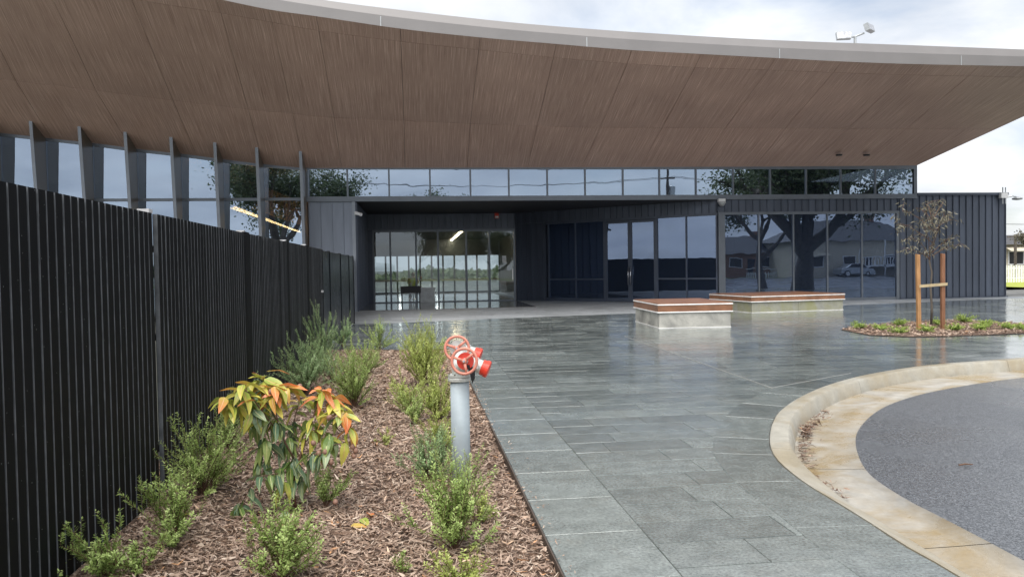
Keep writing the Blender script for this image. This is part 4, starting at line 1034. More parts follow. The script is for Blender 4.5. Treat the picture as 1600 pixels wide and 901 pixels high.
for a in [(402, 598, .03, 9, [Yl, Yl, Or, Yl], -.6, .35), (380, 606, -.14, 8, [Yl, Yl, Or], -.9, .2), (428, 610, -.06, 9, [Yl, Or, Or], -.6, .3), (505, 614, .06, 9, [Or, Or, Yl], -.6, .2), (538, 645, -.05, 7, [Yl, Or, Or], -1.0, .1), (468, 628, .13, 7, [Or, Yl, Gr], -.6, .2), (526, 640, .0, 6, [Yl, Or], -.9, .1),
          (365, 630, -.13, 8, [Yl, Gr], -1.3, -.4), (395, 645, -.10, 9, [Gr, Bg, Yl], -1.4, -.5), (430, 655, -.06, 9, [Gr, Bg], -1.4, -.4), (415, 690, -.06, 9, [Bg, Gr], -1.5, -.6), (450, 685, .05, 9, [Gr, Bg], -1.4, -.4), (487, 665, .03, 9, [Gr, Gr, Yl], -1.3, -.3), (515, 680, -.06, 8, [Gr, Bg, Yl], -1.4, -.6), (455, 720, -.02, 8, [Bg, Gr], -1.5, -.6), (490, 712, -.08, 7, [Bg, Gr], -1.5, -.6), (432, 735, -.08, 6, [Bg, Gr], -1.5, -.7), (440, 752, -.10, 3, [Or, Yl], -1.5, -1.0), (372, 792, -.12, 6, [Bg, Gr], -1.4, -.5), (452, 815, -.22, 8, [Gr, Yl, Bg], -1.2, .3), (475, 745, .05, 6, [Bg, Gr], -1.5, -.7), (400, 660, .06, 6, [Gr, Bg], -1.4, -.4), (545, 665, -.08, 5, [Yl, Or], -1.4, -.6), (350, 625, -.16, 6, [Yl, Yl, Or], -1.1, .0), (412, 588, .0, 6, [Yl, Or, Yl], -.4, .5), (445, 605, -.02, 6, [Yl, Or, Gr], -.8, .3), (390, 620, -.05, 7, [Yl, Gr], -1.0, .1), (520, 625, .02, 6, [Or, Yl], -.8, .2), (410, 715, -.04, 6, [Gr, Bg], -1.5, -.7)]:
    cluster(*a)
for k, (pts, r0, r1) in enumerate(branches):
    for _ in range(12 if k else 6):
        f = random.uniform(.25, 1.0)*(len(pts)-1); i = min(int(f), len(pts)-2); p = pts[i].lerp(pts[i+1], f-i); hz_ = (p.z-sb.z)/.85
        mt = random.choice([Yl, Yl, Or, Gr]) if hz_ > .8 else (random.choice([Gr, Yl, Gr, Bg]) if hz_ > .5 else random.choice([Gr, Bg]))
        put_leaf(p, random.uniform(0, 6.283), random.uniform(-1.4, -.1) if hz_ < .8 else random.uniform(-.9, .4), mt, random.uniform(.55, 1.1))
for px, py, dy in ((468, 604, .05), (424, 612, -.1), (514, 652, -.1), (551, 698, -.1), (556, 704, -.1), (553, 712, -.1), (498, 708, -.12), (508, 706, -.12), (517, 722, -.12), (524, 784, -.1), (490, 692, -.1), (550, 692, -.08)):
    p = P_at(px, py, dy); MB().lathe([(-.016, .004), (-.012, .013), (0, .0175), (.012, .014), (.019, .008), (.02, .003)], p, (random.gauss(0, .4), random.gauss(0, .4), 1), 10).build('gumnut', 'gumnut', sap, smooth=True)
# fallen gum leaves on the mulch
for k, (px, py, mt, lb) in enumerate(((548, 832, Or, 'orange fallen leaf on the mulch nearest the paving'), (580, 812, Or, 'orange curled leaf on mulch right of the sapling'), (300, 815, Or, 'brown orange leaf lying between the fence shrubs'), (565, 818, Yl, 'small yellowish leaf between the two orange leaves'))):
    o = bpy.data.objects.new('fallen_leaf', leaf_data[mt, 1]); col.objects.link(o); p = at_bed(px, py); o.location = p+Vector((0, 0, .035)); o.rotation_euler = (.2, -.05, k*1.7); o.scale = (.7, .9, .7); tag(o, lb, 'leaf', 'fallen leaves on the mulch')

# two short brown pegs by the fence
for k, (px, py, hp, lb) in enumerate(((477, 555, 22, 'left one of two short brown timber pegs by the fence'), (488, 552, 24, 'right one of two short brown timber pegs by the fence'))):
    p = at_bed(px, py); h = hpx(px, py, hp)+.12; o = MB().add([(-.03, -.03, -.1), (.03, -.03, -.1), (.03, .03, -.1), (-.03, .03, -.1), (-.028, -.028, h), (.028, -.028, h), (.022, .022, h+.012), (-.022, .022, h+.012)], [(0, 3, 2, 1), (4, 5, 6, 7), (0, 1, 5, 4), (1, 2, 6, 5), (2, 3, 7, 6), (3, 0, 4, 7)]).build('timber_peg', 'stake_dark'); o.location = p; bevel(o, .004); tag(o, lb, 'peg', 'timber pegs in the bed')

# ================================================================== HYDRANT
hb = at_bed(721, 745); HY = hb.y
hyd = thing('fire_hydrant', hb, 'galvanised pillar fire hydrant with two faded red handwheels in the bed', 'hydrant')
zt = V(721, 588, HY).z; R_ = .5*29.5*HY/FPX*1.0
hx = hb.x
MB().lathe([(-.1, R_), (zt-hb.z-.02, R_)], hb, (0, 0, 1), 28).build('pipe', 'galv', hyd, smooth=False).data.polygons.foreach_set('use_smooth', [True]*30)
MB().lathe([(0, R_+.012), (.004, R_+.014), (.022, R_+.014), (.026, R_+.012)], (hx-.004, HY, zt-.03), (0, 0, 1), 28).build('flange', 'valve', hyd)
MB().lathe([(0, R_+.012), (.018, R_+.012)], (hx-.004, HY, zt+.0), (0, 0, 1), 28).build('flange', 'valve', hyd)
MB().lathe([(0, .055), (.05, .058), (.09, .05), (.105, .03)], (hx-.0, HY, zt+.018), (0, 0, 1), 24).build('tee_body', 'valve', hyd, smooth=True)
for k in range(8):
    t_ = k*math.pi/4+.3; MB().lathe([(0, .007), (.008, .007)], (hx-.004+math.cos(t_)*(R_+.006), HY+math.sin(t_)*(R_+.006), zt+.018), (0, 0, 1), 6).build('bolt', 'steel', hyd)
def valve(wc, dyb, name):
    "handwheel centre wc faces the viewer; outlet points right and down"
    wc = Vector(wc); ax = Vector((-.22, -1, .12)).normalized(); vb = wc-ax*.10
    b_ = MB(); b_.lathe([(-.06, .045), (-.03, .056), (.0, .058), (.025, .052), (.04, .062), (.052, .062), (.055, .025), (.085, .016)], vb, ax, 24); od = Vector((.9, -.22, -.36)).normalized()
    b_.lathe([(.0, .042), (.05, .044), (.055, .056), (.075, .056), (.08, .049), (.12, .049)], vb, od, 24)
    b_.tube([vb, Vector((hx, HY, zt+.05))], [.045, .045], 16)
    bo = b_.build('valve_body', 'valve', hyd); 
    MB().lathe([(.118, .050), (.12, .056), (.145, .056), (.147, .062), (.170, .062), (.175, .052)], vb, od, 24).build('outlet_cap', 'red', hyd)
    MB().lathe([(.053, .062), (.060, .061), (.062, .02)], vb, ax, 24).build('bonnet', 'red' if name == 'front' else 'valve', hyd)
    w = MB().torus(wc, ax, .089, .0105, 32, 8); u1 = ax.cross(Vector((0, 0, 1))).normalized(); u2 = ax.cross(u1)
    for k in range(3):
        t = math.radians(100+120*k); d = u1*math.cos(t)+u2*math.sin(t); w.tube([wc+d*.012, wc+d*.086], [.012, .008], 8)
    w.lathe([(-.012, .018), (.012, .018), (.016, .01)], wc, ax, 14); w.build('handwheel', 'wheel_red', hyd, smooth=True)
    MB().lathe([(.016, .009), (.024, .008)], wc, ax, 8).build('spindle_nut', 'steel', hyd)
    return vb, od
w2 = V(714, 544, HY+.13); valve(w2, 0, 'rear')
w1 = V(725.5, 564, HY-.16); vb1, od1 = valve(w1, 0, 'front')
q = w1+Vector((.045, .02, -.03)); mb = MB(); mb.add([q+Vector((-.03, 0, .0)), q+Vector((.035, .02, .0)), q+Vector((.03, .015, -.10)), q+Vector((.012, .01, -.135)), q+Vector((-.005, .0, -.06))], [(0, 1, 2, 3, 4)])
o = mb.build('tag_strap', 'black', hyd); md = o.modifiers.new('solid', 'SOLIDIFY'); md.thickness = .006
mb = MB().hexa([vb1+od1*.06+Vector((.0, -.052, .02)), vb1+od1*.085+Vector((.0, -.057, .02)), vb1+od1*.085+Vector((.0, -.057, -.02)), vb1+od1*.06+Vector((.0, -.052, -.02))], (0, -.003, 0)); mb.build('data_plate', 'white', hyd)

# ================================================================== BENCHES
def bench(c0, c1, c2, h, label, mat):
    "c0 near-left, c1 near-right, c2 far-left ground corners"
    c0, c1, c2 = [Vector(c[:2]) for c in (c0, c1, c2)]; ux = (c1-c0).normalized(); L = (c1-c0).length; uy = Vector((-ux.y, ux.x)); D = abs((c2-c0).dot(uy))
    t = thing('bench_seat', (c0.x, c0.y, 0), label, 'bench', 'seat blocks on the forecourt')
    def bx(n, m, a0, a1, b0, b1, z0, z1, par=t, bw=.004):
        q = [c0+ux*a0+uy*b0, c0+ux*a1+uy*b0, c0+ux*a1+uy*b1, c0+ux*a0+uy*b1]; return bevel(MB().prism(q, z0, z1).build(n, m, par), bw, 1)
    zc = h*.635
    n = max(1, round(L/1.6)); nd = 1
    for k in range(n): bx('concrete_block', mat, L*k/n+.004, L*(k+1)/n-.004, 0, D, 0, zc)
    o = .035
    bx('plinth_strip', 'concrete_trim', -.008, L+.008, -.008, D+.008, .001, .014)
    for nm, z0, z1, ov in (('trim_strip', zc+.001, zc+.028, o+.012), ('trim_strip', h-.03, h-.002, o+.012)):
        bx(nm, 'concrete_trim', -ov, L+ov, -ov, D+ov, z0, z1)
    bx('seat_band', 'bench_timber', -o, L+o, -o, D+o, zc+.028, h-.03)
    ns = max(4, round(D/.14))
    for k in range(ns): bx('slat', 'bench_timber', -o, L+o, -o+(D+2*o)*k/ns+.004, -o+(D+2*o)*(k+1)/ns-.004, h-.001, h+.022, bw=.003)
hB = V(1085, 472, G(1085, 512).y).z
bench(G(1030, 513), G(1142, 510.5), G(999, 502), .575, 'near timber topped concrete seat block with pale repair patches', 'bench_concrete')
bench(G(1175, 488.7), G(1317.5, 483.8), (10.11, 25.0, 0), .505, 'far long timber topped concrete seat block with mossy stain', 'bench_concrete_mossy')

# ================================================================== STAKED TREE
for (px, py, top, mt, lb, ln) in ((1436, 516, 397, 'stake', 'pale orange timber tree stake on the left of the young tree', -.03), (1473, 515.5, 396, 'stake_dark', 'dark wet timber tree stake on the right of the young tree', .0)):
    p = G(px, py, .0); h = V(px, top, p.y).z
    o = MB().add([(-.038, -.036, -.1), (.038, -.036, -.1), (.038, .036, -.1), (-.038, .036, -.1), (-.038+ln, -.036, h), (.038+ln, -.036, h-.01), (.036+ln, .034, h-.006), (-.036+ln, .034, h+.006)], [(0, 3, 2, 1), (4, 5, 6, 7), (0, 1, 5, 4), (1, 2, 6, 5), (2, 3, 7, 6), (3, 0, 4, 7)]).build('tree_stake', mt); o.location = p; bevel(o, .006); tag(o, lb, 'stake', 'stakes holding the young tree')
    if mt == 'stake': sA = p
    else: sB = p
tb = G(1455, 509, .0); yt = thing('young_tree', tb, 'thin young street tree with sparse drooping leaves tied between two stakes', 'tree')
zst = V(1455, 443, tb.y).z
mid_ = (sA+sB)/2
o = MB(); yv = min(sA.y, sB.y)-.06
o.hexa([(sA.x-.08, yv, zst-.045), (sB.x+.07, yv, zst-.01), (sB.x+.07, yv, zst+.05), (sA.x-.08, yv, zst+.015)], (0, .012, 0))
so = o.build('tie_band', 'strap'); tag(so, 'hessian tie stretched between the two tree stakes', 'tie')
def TP(px, py, dy=0): return V(px, py, tb.y+dy)
tr = [tb, TP(1456, 480), TP(1454, 450), TP(1456, 425), TP(1452, 408), TP(1455, 390), TP(1461, 365), TP(1456, 340), TP(1462, 318)]
MB().tube(tr, [.028, .025, .022, .019, .016, .013, .010, .008, .004], 8).build('trunk', 'bark', yt, smooth=True)
br = MB(); tips = []
for s_, e_, k in (((1454, 412), (1428, 372), 2), ((1456, 395), (1488, 372), 2), ((1454, 405), (1415, 392), 1), ((1459, 372), (1480, 335), 2), ((1457, 350), (1430, 325), 2), ((1458, 380), (1402, 350), 3), ((1460, 360), (1495, 345), 2), ((1455, 395), (1470, 350), 1), ((1459, 340), (1475, 316), 1), ((1456, 345), (1445, 318), 1), ((1453, 405), (1440, 350), 1), ((1456, 400), (1510, 384), 1), ((1457, 360), (1410, 330), 2)):
    dy = random.gauss(0, .35); a = TP(*s_); c = TP(e_[0], e_[1], dy); m_ = a.lerp(c, .5)+Vector((random.gauss(0, .05), 0, .10)); pts = [a.lerp(m_, .0), a.lerp(m_, .5)+Vector((0, 0, .02)), m_, m_.lerp(c, .5)+Vector((0, 0, .03)), c]
    br.tube(pts, [.010, .008, .006, .005, .003], 5); tips += pts[2:]
    for _ in range(2+k):
        f = random.choice(pts[1:]); e2 = f+Vector((random.gauss(0, .22), random.gauss(0, .2), random.gauss(.05, .14))); br.tube([f, f.lerp(e2, .5)+Vector((0, 0, .03)), e2], [.005, .004, .002], 4); tips += [f.lerp(e2, .6), e2]
br.build('branches', 'twig', yt)
vs = []; fs = []; tone = []
for p in tips:
    for _ in range(random.randint(3, 9)):
        d = Vector((random.gauss(0, .8), random.gauss(0, .8), -abs(random.gauss(.75, .5)))).normalized(); q = p+Vector((random.gauss(0, .05), random.gauss(0, .05), random.gauss(0, .04)))
        L = random.uniform(.07, .13); leaf_quad(vs, fs, q, d, Vector((random.gauss(0, 1), random.gauss(0, 1), .5)).normalized(), L, L*.11); tone.append(random.random())
me = bpy.data.meshes.new('crown'); me.from_pydata([tuple(v-tb) for v in vs], [], fs); at = me.attributes.new('tone', 'FLOAT', 'FACE'); at.data.foreach_set('value', np.array(tone, dtype=np.float32)); me.materials.append(M['young_leaf'])
o = bpy.data.objects.new('crown', me); col.objects.link(o); o.parent = yt

# ================================================================== FITTINGS
def sec_cam(p, d, label):
    t = thing('security_camera', p, label, 'camera'); p = Vector(p); d = Vector(d).normalized()
    MB().box(p.x-.05, p.x+.05, p.y-.03, p.y+.0, p.z-.06, p.z+.06).build('bracket', 'white', t)
    MB().lathe([(0, .045), (.02, .055), (.22, .055), (.26, .06), (.30, .06)], p+Vector((0, -.04, 0))-d*.03, d, 14).build('housing', 'white', t, smooth=False)
sec_cam(V(556, 333, D1-.06), (.75, -.6, -.25), 'small white security camera on the corner of the recess')
p = V(1126, 317, D1-.03); t = thing('dome_camera', p, 'white dome camera above the corner of the glass doors', 'camera')
MB().box(p.x-.13, p.x+.13, p.y-.16, p.y, p.z+.02, p.z+.15).build('housing', 'white', t); MB().lathe([(0, .14), (-.05, .15), (-.07, .12), (-.14, .09), (-.17, .03)], (p.x, p.y-.12, p.z+.03), (0, 0, 1), 16).build('dome', 'grey_metal', t, smooth=True)
p = V(1566, 307, D1-.06); t = thing('wireless_antenna', p, 'pale grey aerial box with two rods at the wing corner', 'antenna')
MB().box(p.x-.15, p.x+.15, p.y-.14, p.y, p.z-.07, p.z+.14).build('box', 'white', t)
for s_ in (-.06, .06): MB().tube([(p.x+s_, p.y-.1, p.z-.3), (p.x+s_, p.y-.1, p.z+.36)], .022, 8).build('rod', 'grey_metal', t)
p = V(1573, 309, D1); t = thing('eave_light', p, 'pale dome light on an arm past the wing corner', 'light')
MB().tube([p+Vector((0, .0, .02)), p+Vector((.2, -.05, .06)), p+Vector((.36, -.08, .03))], .025, 8).build('arm', 'grey_metal', t); MB().lathe([(.06, .04), (.03, .14), (0, .2), (-.05, .17), (-.07, .06)], p+Vector((.40, -.08, -.03)), (0, 0, 1), 18).build('head', 'grey_metal', t, smooth=True)
# twin floodlight above the roof
p = V(1336, 70, 26.5); t = thing('twin_floodlight', p, 'twin grey floodlights on a post above the roof edge', 'floodlight')
tpx = V(1336, 57.5, 26.5); l_, r_ = V(1318, 60, 26.5), V(1350, 52, 26.5)
MB().tube([p-Vector((0, 0, 1.2)), tpx], .05, 8).build('post', 'grey_metal', t); MB().tube([l_, tpx, r_], .035, 8).build('crossbar', 'grey_metal', t)
for q, dr in ((l_+Vector((-.02, 0, .05)), (-.2, -.8, .1)), (r_+Vector((.12, 0, .14)), (.5, -.7, .25))):
    dv = Vector(dr).normalized(); sx_ = dv.cross(Vector((0, 0, 1))).normalized(); uz = sx_.cross(dv); w, h = .24, .13
    Q = [q-sx_*w-uz*h, q+sx_*w-uz*h, q+sx_*w*1.1+uz*h, q-sx_*w*1.1+uz*h]; h_ = MB().hexa(Q, dv*.16).build('lamp_head', 'grey_metal', t); MB().hexa([a.lerp(q, .12)+dv*.161 for a in Q], dv*.006).build('lens', 'steel', h_)

# ================================================================== INSIDE THE HALL
p = G(642, 473.5, .012); t = thing('low_table', p, 'dark low table behind the entrance glass', 'table')
MB().box(p.x-.45, p.x+.45, p.y+.6, p.y+1.2, .44, .74).build('top', 'black', t)
for sx_ in (-.42, .37): MB().box(p.x+sx_, p.x+sx_+.05, p.y+.62, p.y+.67, .013, .44).build('leg', 'black', t); MB().box(p.x+sx_, p.x+sx_+.05, p.y+1.12, p.y+1.17, .013, .44).build('leg', 'black', t)
p = G(668, 473.5, .012); t = thing('reception_counter', p, 'pale reception counter behind the entrance glass', 'counter')
MB().box(p.x-.35, p.x+.35, p.y+1.0, p.y+1.6, .013, .62).build('body', 'desk', t); MB().box(p.x-.39, p.x+.39, p.y+.96, p.y+1.64, .62, .66).build('worktop', 'white', t)
# person in a hi-vis vest sitting at the table
pp = V(645.5, 440, 38.4); px0, py0 = pp.x, 38.4
pers = thing('person', (px0, py0, .012), 'person in yellow hi-vis vest and dark trousers sitting behind the low table', 'person')
def skinned(name, verts, edges, rad, mat):
    me = bpy.data.meshes.new(name); me.from_pydata(verts, edges, []); o = bpy.data.objects.new(name, me); col.objects.link(o); o.parent = pers
    md = o.modifiers.new('skin', 'SKIN'); 
    for v, r in zip(me.skin_vertices[0].data, rad): v.radius = (r, r*.85)
    me.skin_vertices[0].data[0].use_root = True
    s2 = o.modifiers.new('sub', 'SUBSURF'); s2.levels = 1; s2.render_levels = 2; me.materials.append(M[mat]); return o
VB = [(0, 0, .52), (0, .02, .78), (0, .02, 1.0), (0, .01, 1.12), (0, -.02, 1.24), (0, -.02, 1.33), (.20, .02, 1.03), (.24, -.06, .80), (.14, -.28, .76), (.10, -.36, .77), (-.20, .02, 1.03), (-.24, -.06, .80), (-.14, -.28, .76), (-.10, -.36, .77), (.11, -.02, .50), (.13, -.42, .50), (.13, -.44, .08), (.13, -.56, .05), (-.11, -.02, .50), (-.13, -.42, .50), (-.13, -.44, .08), (-.13, -.56, .05)]
me = skinned('body', VB, [(0, 1), (1, 2), (2, 3), (3, 4), (4, 5), (2, 6), (6, 7), (7, 8), (8, 9), (2, 10), (10, 11), (11, 12), (12, 13), (0, 14), (14, 15), (15, 16), (16, 17), (0, 18), (18, 19), (19, 20), (20, 21)], [.15, .14, .14, .055, .095, .08, .07, .055, .04, .035, .07, .055, .04, .035, .09, .07, .05, .045, .09, .07, .05, .045], 'skin')
skinned('vest', [(0, 0, .60), (0, .02, .80), (0, .02, .98), (0, .02, 1.06), (.17, .02, 1.02), (.225, .0, .90), (-.17, .02, 1.02), (-.225, .0, .90)], [(0, 1), (1, 2), (2, 3), (2, 4), (4, 5), (2, 6), (6, 7)], [.19, .185, .18, .11, .10, .075, .10, .075], 'hivis')
skinned('trousers', [(0, .0, .54), (.11, -.02, .50), (.13, -.42, .50), (.13, -.44, .12), (-.11, -.02, .50), (-.13, -.42, .50), (-.13, -.44, .12)], [(0, 1), (1, 2), (2, 3), (0, 4), (4, 5), (5, 6)], [.165, .105, .085, .07, .105, .085, .07], 'trousers')
skinned('hair', [(0, .02, 1.27), (0, .01, 1.34)], [(0, 1)], [.09, .085], 'hair')
hs = thing('stool', (px0, py0, .012), 'dark stool under the person in the hi-vis vest', 'stool'); MB().lathe([(.38, .17), (.40, .18), (.44, .18), (.45, .16)], (px0, py0, .012), (0, 0, 1), 18).build('seat', 'black', hs); MB().lathe([(0.001, .18), (.02, .17), (.03, .03), (.38, .03)], (px0, py0, .012), (0, 0, 1), 14).build('pedestal', 'steel', hs)

# ================================================================== SURROUNDINGS (right background and what the glass mirrors)
def tree(name, base, H, crown_r, seed, label, nleaf=9000, leaf=.22, trunk_r=.35, clear=.3, flat=.75, mat='tree_leaf', forks=4):
    rs = random.Random(seed); base = Vector(base); t = thing(name, base, label, 'tree'); tk = MB(); ends = []
    def grow(p, d, L, r, lv):
        pts = [p]; dd = d.copy(); n = 5
        for i in range(n):
            dd = (dd+Vector((rs.gauss(0, .16), rs.gauss(0, .16), rs.gauss(.03, .08)))).normalized(); pts.append(pts[-1]+dd*L/n)
        tk.tube(pts, [r*(1-.5*i/n) for i in range(n+1)], 8 if lv == 0 else 5, False)
        if lv >= 3: ends.extend(pts[2:]); return
        if lv == 2: ends.extend(pts[4:])
        for k in range(forks if lv == 0 else 3+(lv == 1)):
            a = rs.uniform(0, 6.283); sp = rs.uniform(.5, 1.05); q = pts[-1] if k < 2 else pts[rs.randint(3, 5)]
            o = dd.orthogonal().normalized(); o2 = dd.cross(o); nd = (dd*math.cos(sp)+(o*math.cos(a)+o2*math.sin(a))*math.sin(sp)); nd.z = nd.z*flat+.15; nd.normalize()
            grow(q, nd, L*rs.uniform(.55, .8) if lv else crown_r*rs.uniform(.5, .75), r*.55, lv+1)
    grow(base-Vector((0, 0, .3)), Vector((rs.gauss(0, .05), rs.gauss(0, .05), 1)).normalized(), H*clear, trunk_r, 0)
    tk.build('trunk', 'bark', t, smooth=True)
    vs = []; fs = []; tone = []; zmax = max(e.z for e in ends); sc = (H-H*clear)/max(1e-3, zmax-base.z-H*clear)
    for _ in range(nleaf):
        e = rs.choice(ends); q = e+Vector((rs.gauss(0, crown_r*.085), rs.gauss(0, crown_r*.085), rs.gauss(0, crown_r*.07)))
        d = Vector((rs.gauss(0, 1), rs.gauss(0, 1), rs.gauss(-.4, .7))).normalized(); L = leaf*rs.uniform(.6, 1.3); leaf_quad(vs, fs, q, d, Vector((rs.gauss(0, 1), rs.gauss(0, 1), rs.gauss(0, 1))).normalized(), L, L*.28); tone.append(rs.random())
    me = bpy.data.meshes.new('crown'); me.from_pydata([tuple(v-base) for v in vs], [], fs); at = me.attributes.new('tone', 'FLOAT', 'FACE'); at.data.foreach_set('value', np.array(tone, dtype=np.float32)); me.materials.append(M[mat])
    o = bpy.data.objects.new('crown', me); col.objects.link(o); o.parent = t; return t
def mirror(px, py, Yv, plane=D1):
    p = V(px, py, Yv); return Vector((p.x, 2*plane-Yv, p.z))
gp = G(1255, 452); tree('gum_tree', (gp.x, 2*D1-gp.y, -.15), 13, 6.0, 3, 'huge old spreading tree with thick forked trunk mirrored in the right windows', 20000, .20, .72, .24, .8, forks=5)
gp2 = G(1196, 448); tree('gum_tree', (gp2.x, 2*D1-gp2.y, -.15), 11, 4.5, 14, 'slender tree beside the huge tree mirrored in the right windows', 9000, .20, .3, .32)
q = mirror(438, 400, 58); tree('gum_tree', (q.x, q.y, -.2), 13, 7.0, 11, 'broad dark tree mirrored in the tall windows between the fins', 30000, .22, .4, .30)
q = mirror(1100, 400, 92); tree('gum_tree', (q.x, q.y, -.2), 10, 4.5, 5, 'distant bushy tree mirrored left of the huge tree', 5000, .3, .3, .3)
q = mirror(770, 400, 88, D2); tree('evergreen_tree', (q.x, q.y, -.2), 10.5, 5.0, 8, 'dense dark tree mirrored in the entrance glass', 20000, .24, .3, .16)
q = mirror(680, 400, 98, D2); tree('evergreen_tree', (q.x-2, q.y, -.2), 11.5, 6.0, 18, 'leafy tree mirrored at the left of the entrance glass', 20000, .26, .3, .25)
q = V(1625, 420, 60); tree('gum_tree', (q.x+.5, 60, -.2), 6.2, 2.6, 21, 'pale leafy tree beyond the white paling fence at the right edge', 5000, .22, .16, .35, mat='young_leaf')
tree('cypress_tree', (-21, -6, -.2), 11, 1.6, 31, 'slim dark conifer mirrored in the glass doors', 6000, .25, .25, .12)
# tree line far behind
mb = []; fs = []; tone = []
for k in range(9000):
    X = random.uniform(-120, 160); h = 1.0+.7*math.sin(X*.13)+.5*math.sin(X*.41+1); z = -.2+random.random()**.7*max(.5, h); leaf_quad(mb, fs, Vector((X, 125+random.gauss(0, 3), z)), Vector((random.gauss(0, 1), random.gauss(0, .4), random.gauss(0, 1))).normalized(), Vector((0, -1, .4)), random.uniform(.5, 1.0), .3); tone.append(random.random())
me = bpy.data.meshes.new('far_woodland'); me.from_pydata([tuple(v) for v in mb], [], fs); at = me.attributes.new('tone', 'FLOAT', 'FACE'); at.data.foreach_set('value', np.array(tone, dtype=np.float32)); me.materials.append(M['tree_leaf'])
o = bpy.data.objects.new('far_woodland', me); col.objects.link(o); struct(o, 'far band of trees behind the building', 'stuff')
# white paling fence, verge and shed beyond the wing
YF = 47.0; x0, x1 = V(1568, 430, YF).x, V(1660, 430, YF).x+3
zf0, zf1 = V(1590, 441, YF).z, V(1590, 414, YF).z
fz = max(-.15, zf0-.0)
struct(sheet([Vector((x0-6, 38)), Vector((x1+14, 38)), Vector((x1+14, YF+8)), Vector((x0-6, YF+8))], -.02, 'grass_verge', 'verge_yellow'), 'strip of bright yellow green grass past the wing')
struct(sheet([Vector((x0-3, 10.9)), Vector((60, 10.9)), Vector((60, 38)), Vector((x0-3, 38))], -.03, 'service_lane', 'street'), 'wet lane past the end of the wing')
pf = thing('paling_fence', (x0, YF, 0), 'white paling fence behind the yellow grass at the right edge', 'fence')
for z in (zf0+.25, zf1-.25): MB().box(x0, x1, YF+.03, YF+.07, z, z+.08).build('rail', 'white', pf)
pm = None; x = x0
while x < x1:
    if pm is None: o = MB().box(-.06, .06, 0, .025, -.15, zf1).build('paling', 'white', pf, org=Vector((0, 0, 0))); pm = o.data
    else: o = bpy.data.objects.new('paling', pm); col.objects.link(o); o.parent = pf
    o.location = (x-x0, 0, random.gauss(0, .015)); x += .19
def house(base, w, dpt, h, roofh, wall, label, face=1, veranda=False):
    b0 = Vector(base); t = thing('house', b0, label, 'house'); x, y_, z = b0; 
    MB().box(x-w/2, x+w/2, y_-dpt/2, y_+dpt/2, -.2, h).build('wall', wall, t)
    e = .6; vs = [(x-w/2-e, y_-dpt/2-e, h), (x+w/2+e, y_-dpt/2-e, h), (x+w/2+e, y_+dpt/2+e, h), (x-w/2-e, y_+dpt/2+e, h), (x-w/2+dpt/2, y_, h+roofh), (x+w/2-dpt/2, y_, h+roofh)]
    r = MB().add(vs, [(0, 1, 5, 4), (1, 2, 5), (2, 3, 4, 5), (3, 0, 4), (3, 2, 1, 0)]).build('roof', 'roof_tile', t); MB().box(x+w*.2, x+w*.2+.7, y_-.35, y_+.35, h+roofh*.4, h+roofh+.7).build('chimney', 'brick', r)
    yf = y_+dpt/2*face
    for k, fx_ in enumerate((-.34, -.1, .2, .38)):
        cx = x+w*fx_; wd = MB().box(cx-.8, cx+.8, min(yf, yf+.06*face), max(yf, yf+.06*face), 1.0, 2.3).build('window', 'white', t); MB().box(cx-.7, cx+.7, min(yf+.06*face, yf+.08*face), max(yf+.06*face, yf+.08*face), 1.1, 2.2).build('pane', 'black', wd)
        if k == 0: MB().hexa([(cx-1.3, yf+.08*face, 2.7), (cx+1.3, yf+.08*face, 2.7), (cx+1.3, yf+1.0*face, 2.25), (cx-1.3, yf+1.0*face, 2.25)], (0, 0, .06)).build('awning', 'cream', t)
    dr = MB().box(x+.3, x+1.2, min(yf, yf+.05*face), max(yf, yf+.05*face), 0, 2.1).build('door', 'trousers', t); MB().box(x+1.05, x+1.12, min(yf+.05*face, yf+.1*face), max(yf+.05*face, yf+.1*face), .95, 1.1).build('handle', 'steel', dr)
    if veranda:
        MB().box(x-w*.1, x+w*.45, yf+.1, yf+2.2, .9, 1.1).build('balcony_deck', 'white', t)
        for k in range(26): MB().box(x-w*.1+k*w*.022, x-w*.1+k*w*.022+.09, yf+2.1, yf+2.16, 1.1, 2.0).build('baluster', 'white', t)
        MB().box(x-w*.1, x+w*.45, yf+2.08, yf+2.2, 2.0, 2.1).build('balcony_rail', 'white', t)
        for k in range(4): MB().box(x-w*.1+k*w*.18, x-w*.1+k*w*.18+.12, yf+2.05, yf+2.2, -.2, h).build('post', 'white', t)
q = mirror(1165, 420, 92); house((q.x, q.y-4, 0), 13, 8, 2.8, 2.2, 'brick', 'brick house with pale awning mirrored in the right windows')
q = mirror(1345, 420, 86); house((q.x, q.y-4, 0), 17, 9, 4.0, 2.6, 'cream', 'pale two level house with white balcony mirrored behind the huge tree', veranda=True)
q = mirror(950, 420, 100); house((q.x, q.y-4, 0), 14, 8, 2.7, 2.2, 'brick', 'low brick house across the street behind the photographer')
q = V(1610, 400, 66); house((q.x+3, 70, 0), 12, 7, 2.9, 1.0, 'cream', 'grey flat roofed house behind the paling fence', face=-1)
struct(sheet([Vector((-120, -30)), Vector((160, -30)), Vector((160, -22)), Vector((-120, -22))], -.17, 'street', 'street'), 'street behind the photographer')
struct(sheet([Vector((-120, -60)), Vector((160, -60)), Vector((160, -30)), Vector((-120, -30))], -.18, 'lawn', 'grass'), 'front lawns across the street')
pf2 = thing('picket_fence', (54, -33, 0), 'white picket fence in front of the houses across the street', 'fence')
for z in (.25, .85): MB().box(40, 74, -33, -32.95, z, z+.08).build('rail', 'white', pf2)
for k in range(140):
    o = bpy.data.objects.new('picket', pm); col.objects.link(o); o.parent = pf2; o.location = (40+k*.243-54, .08, -.75+.15)
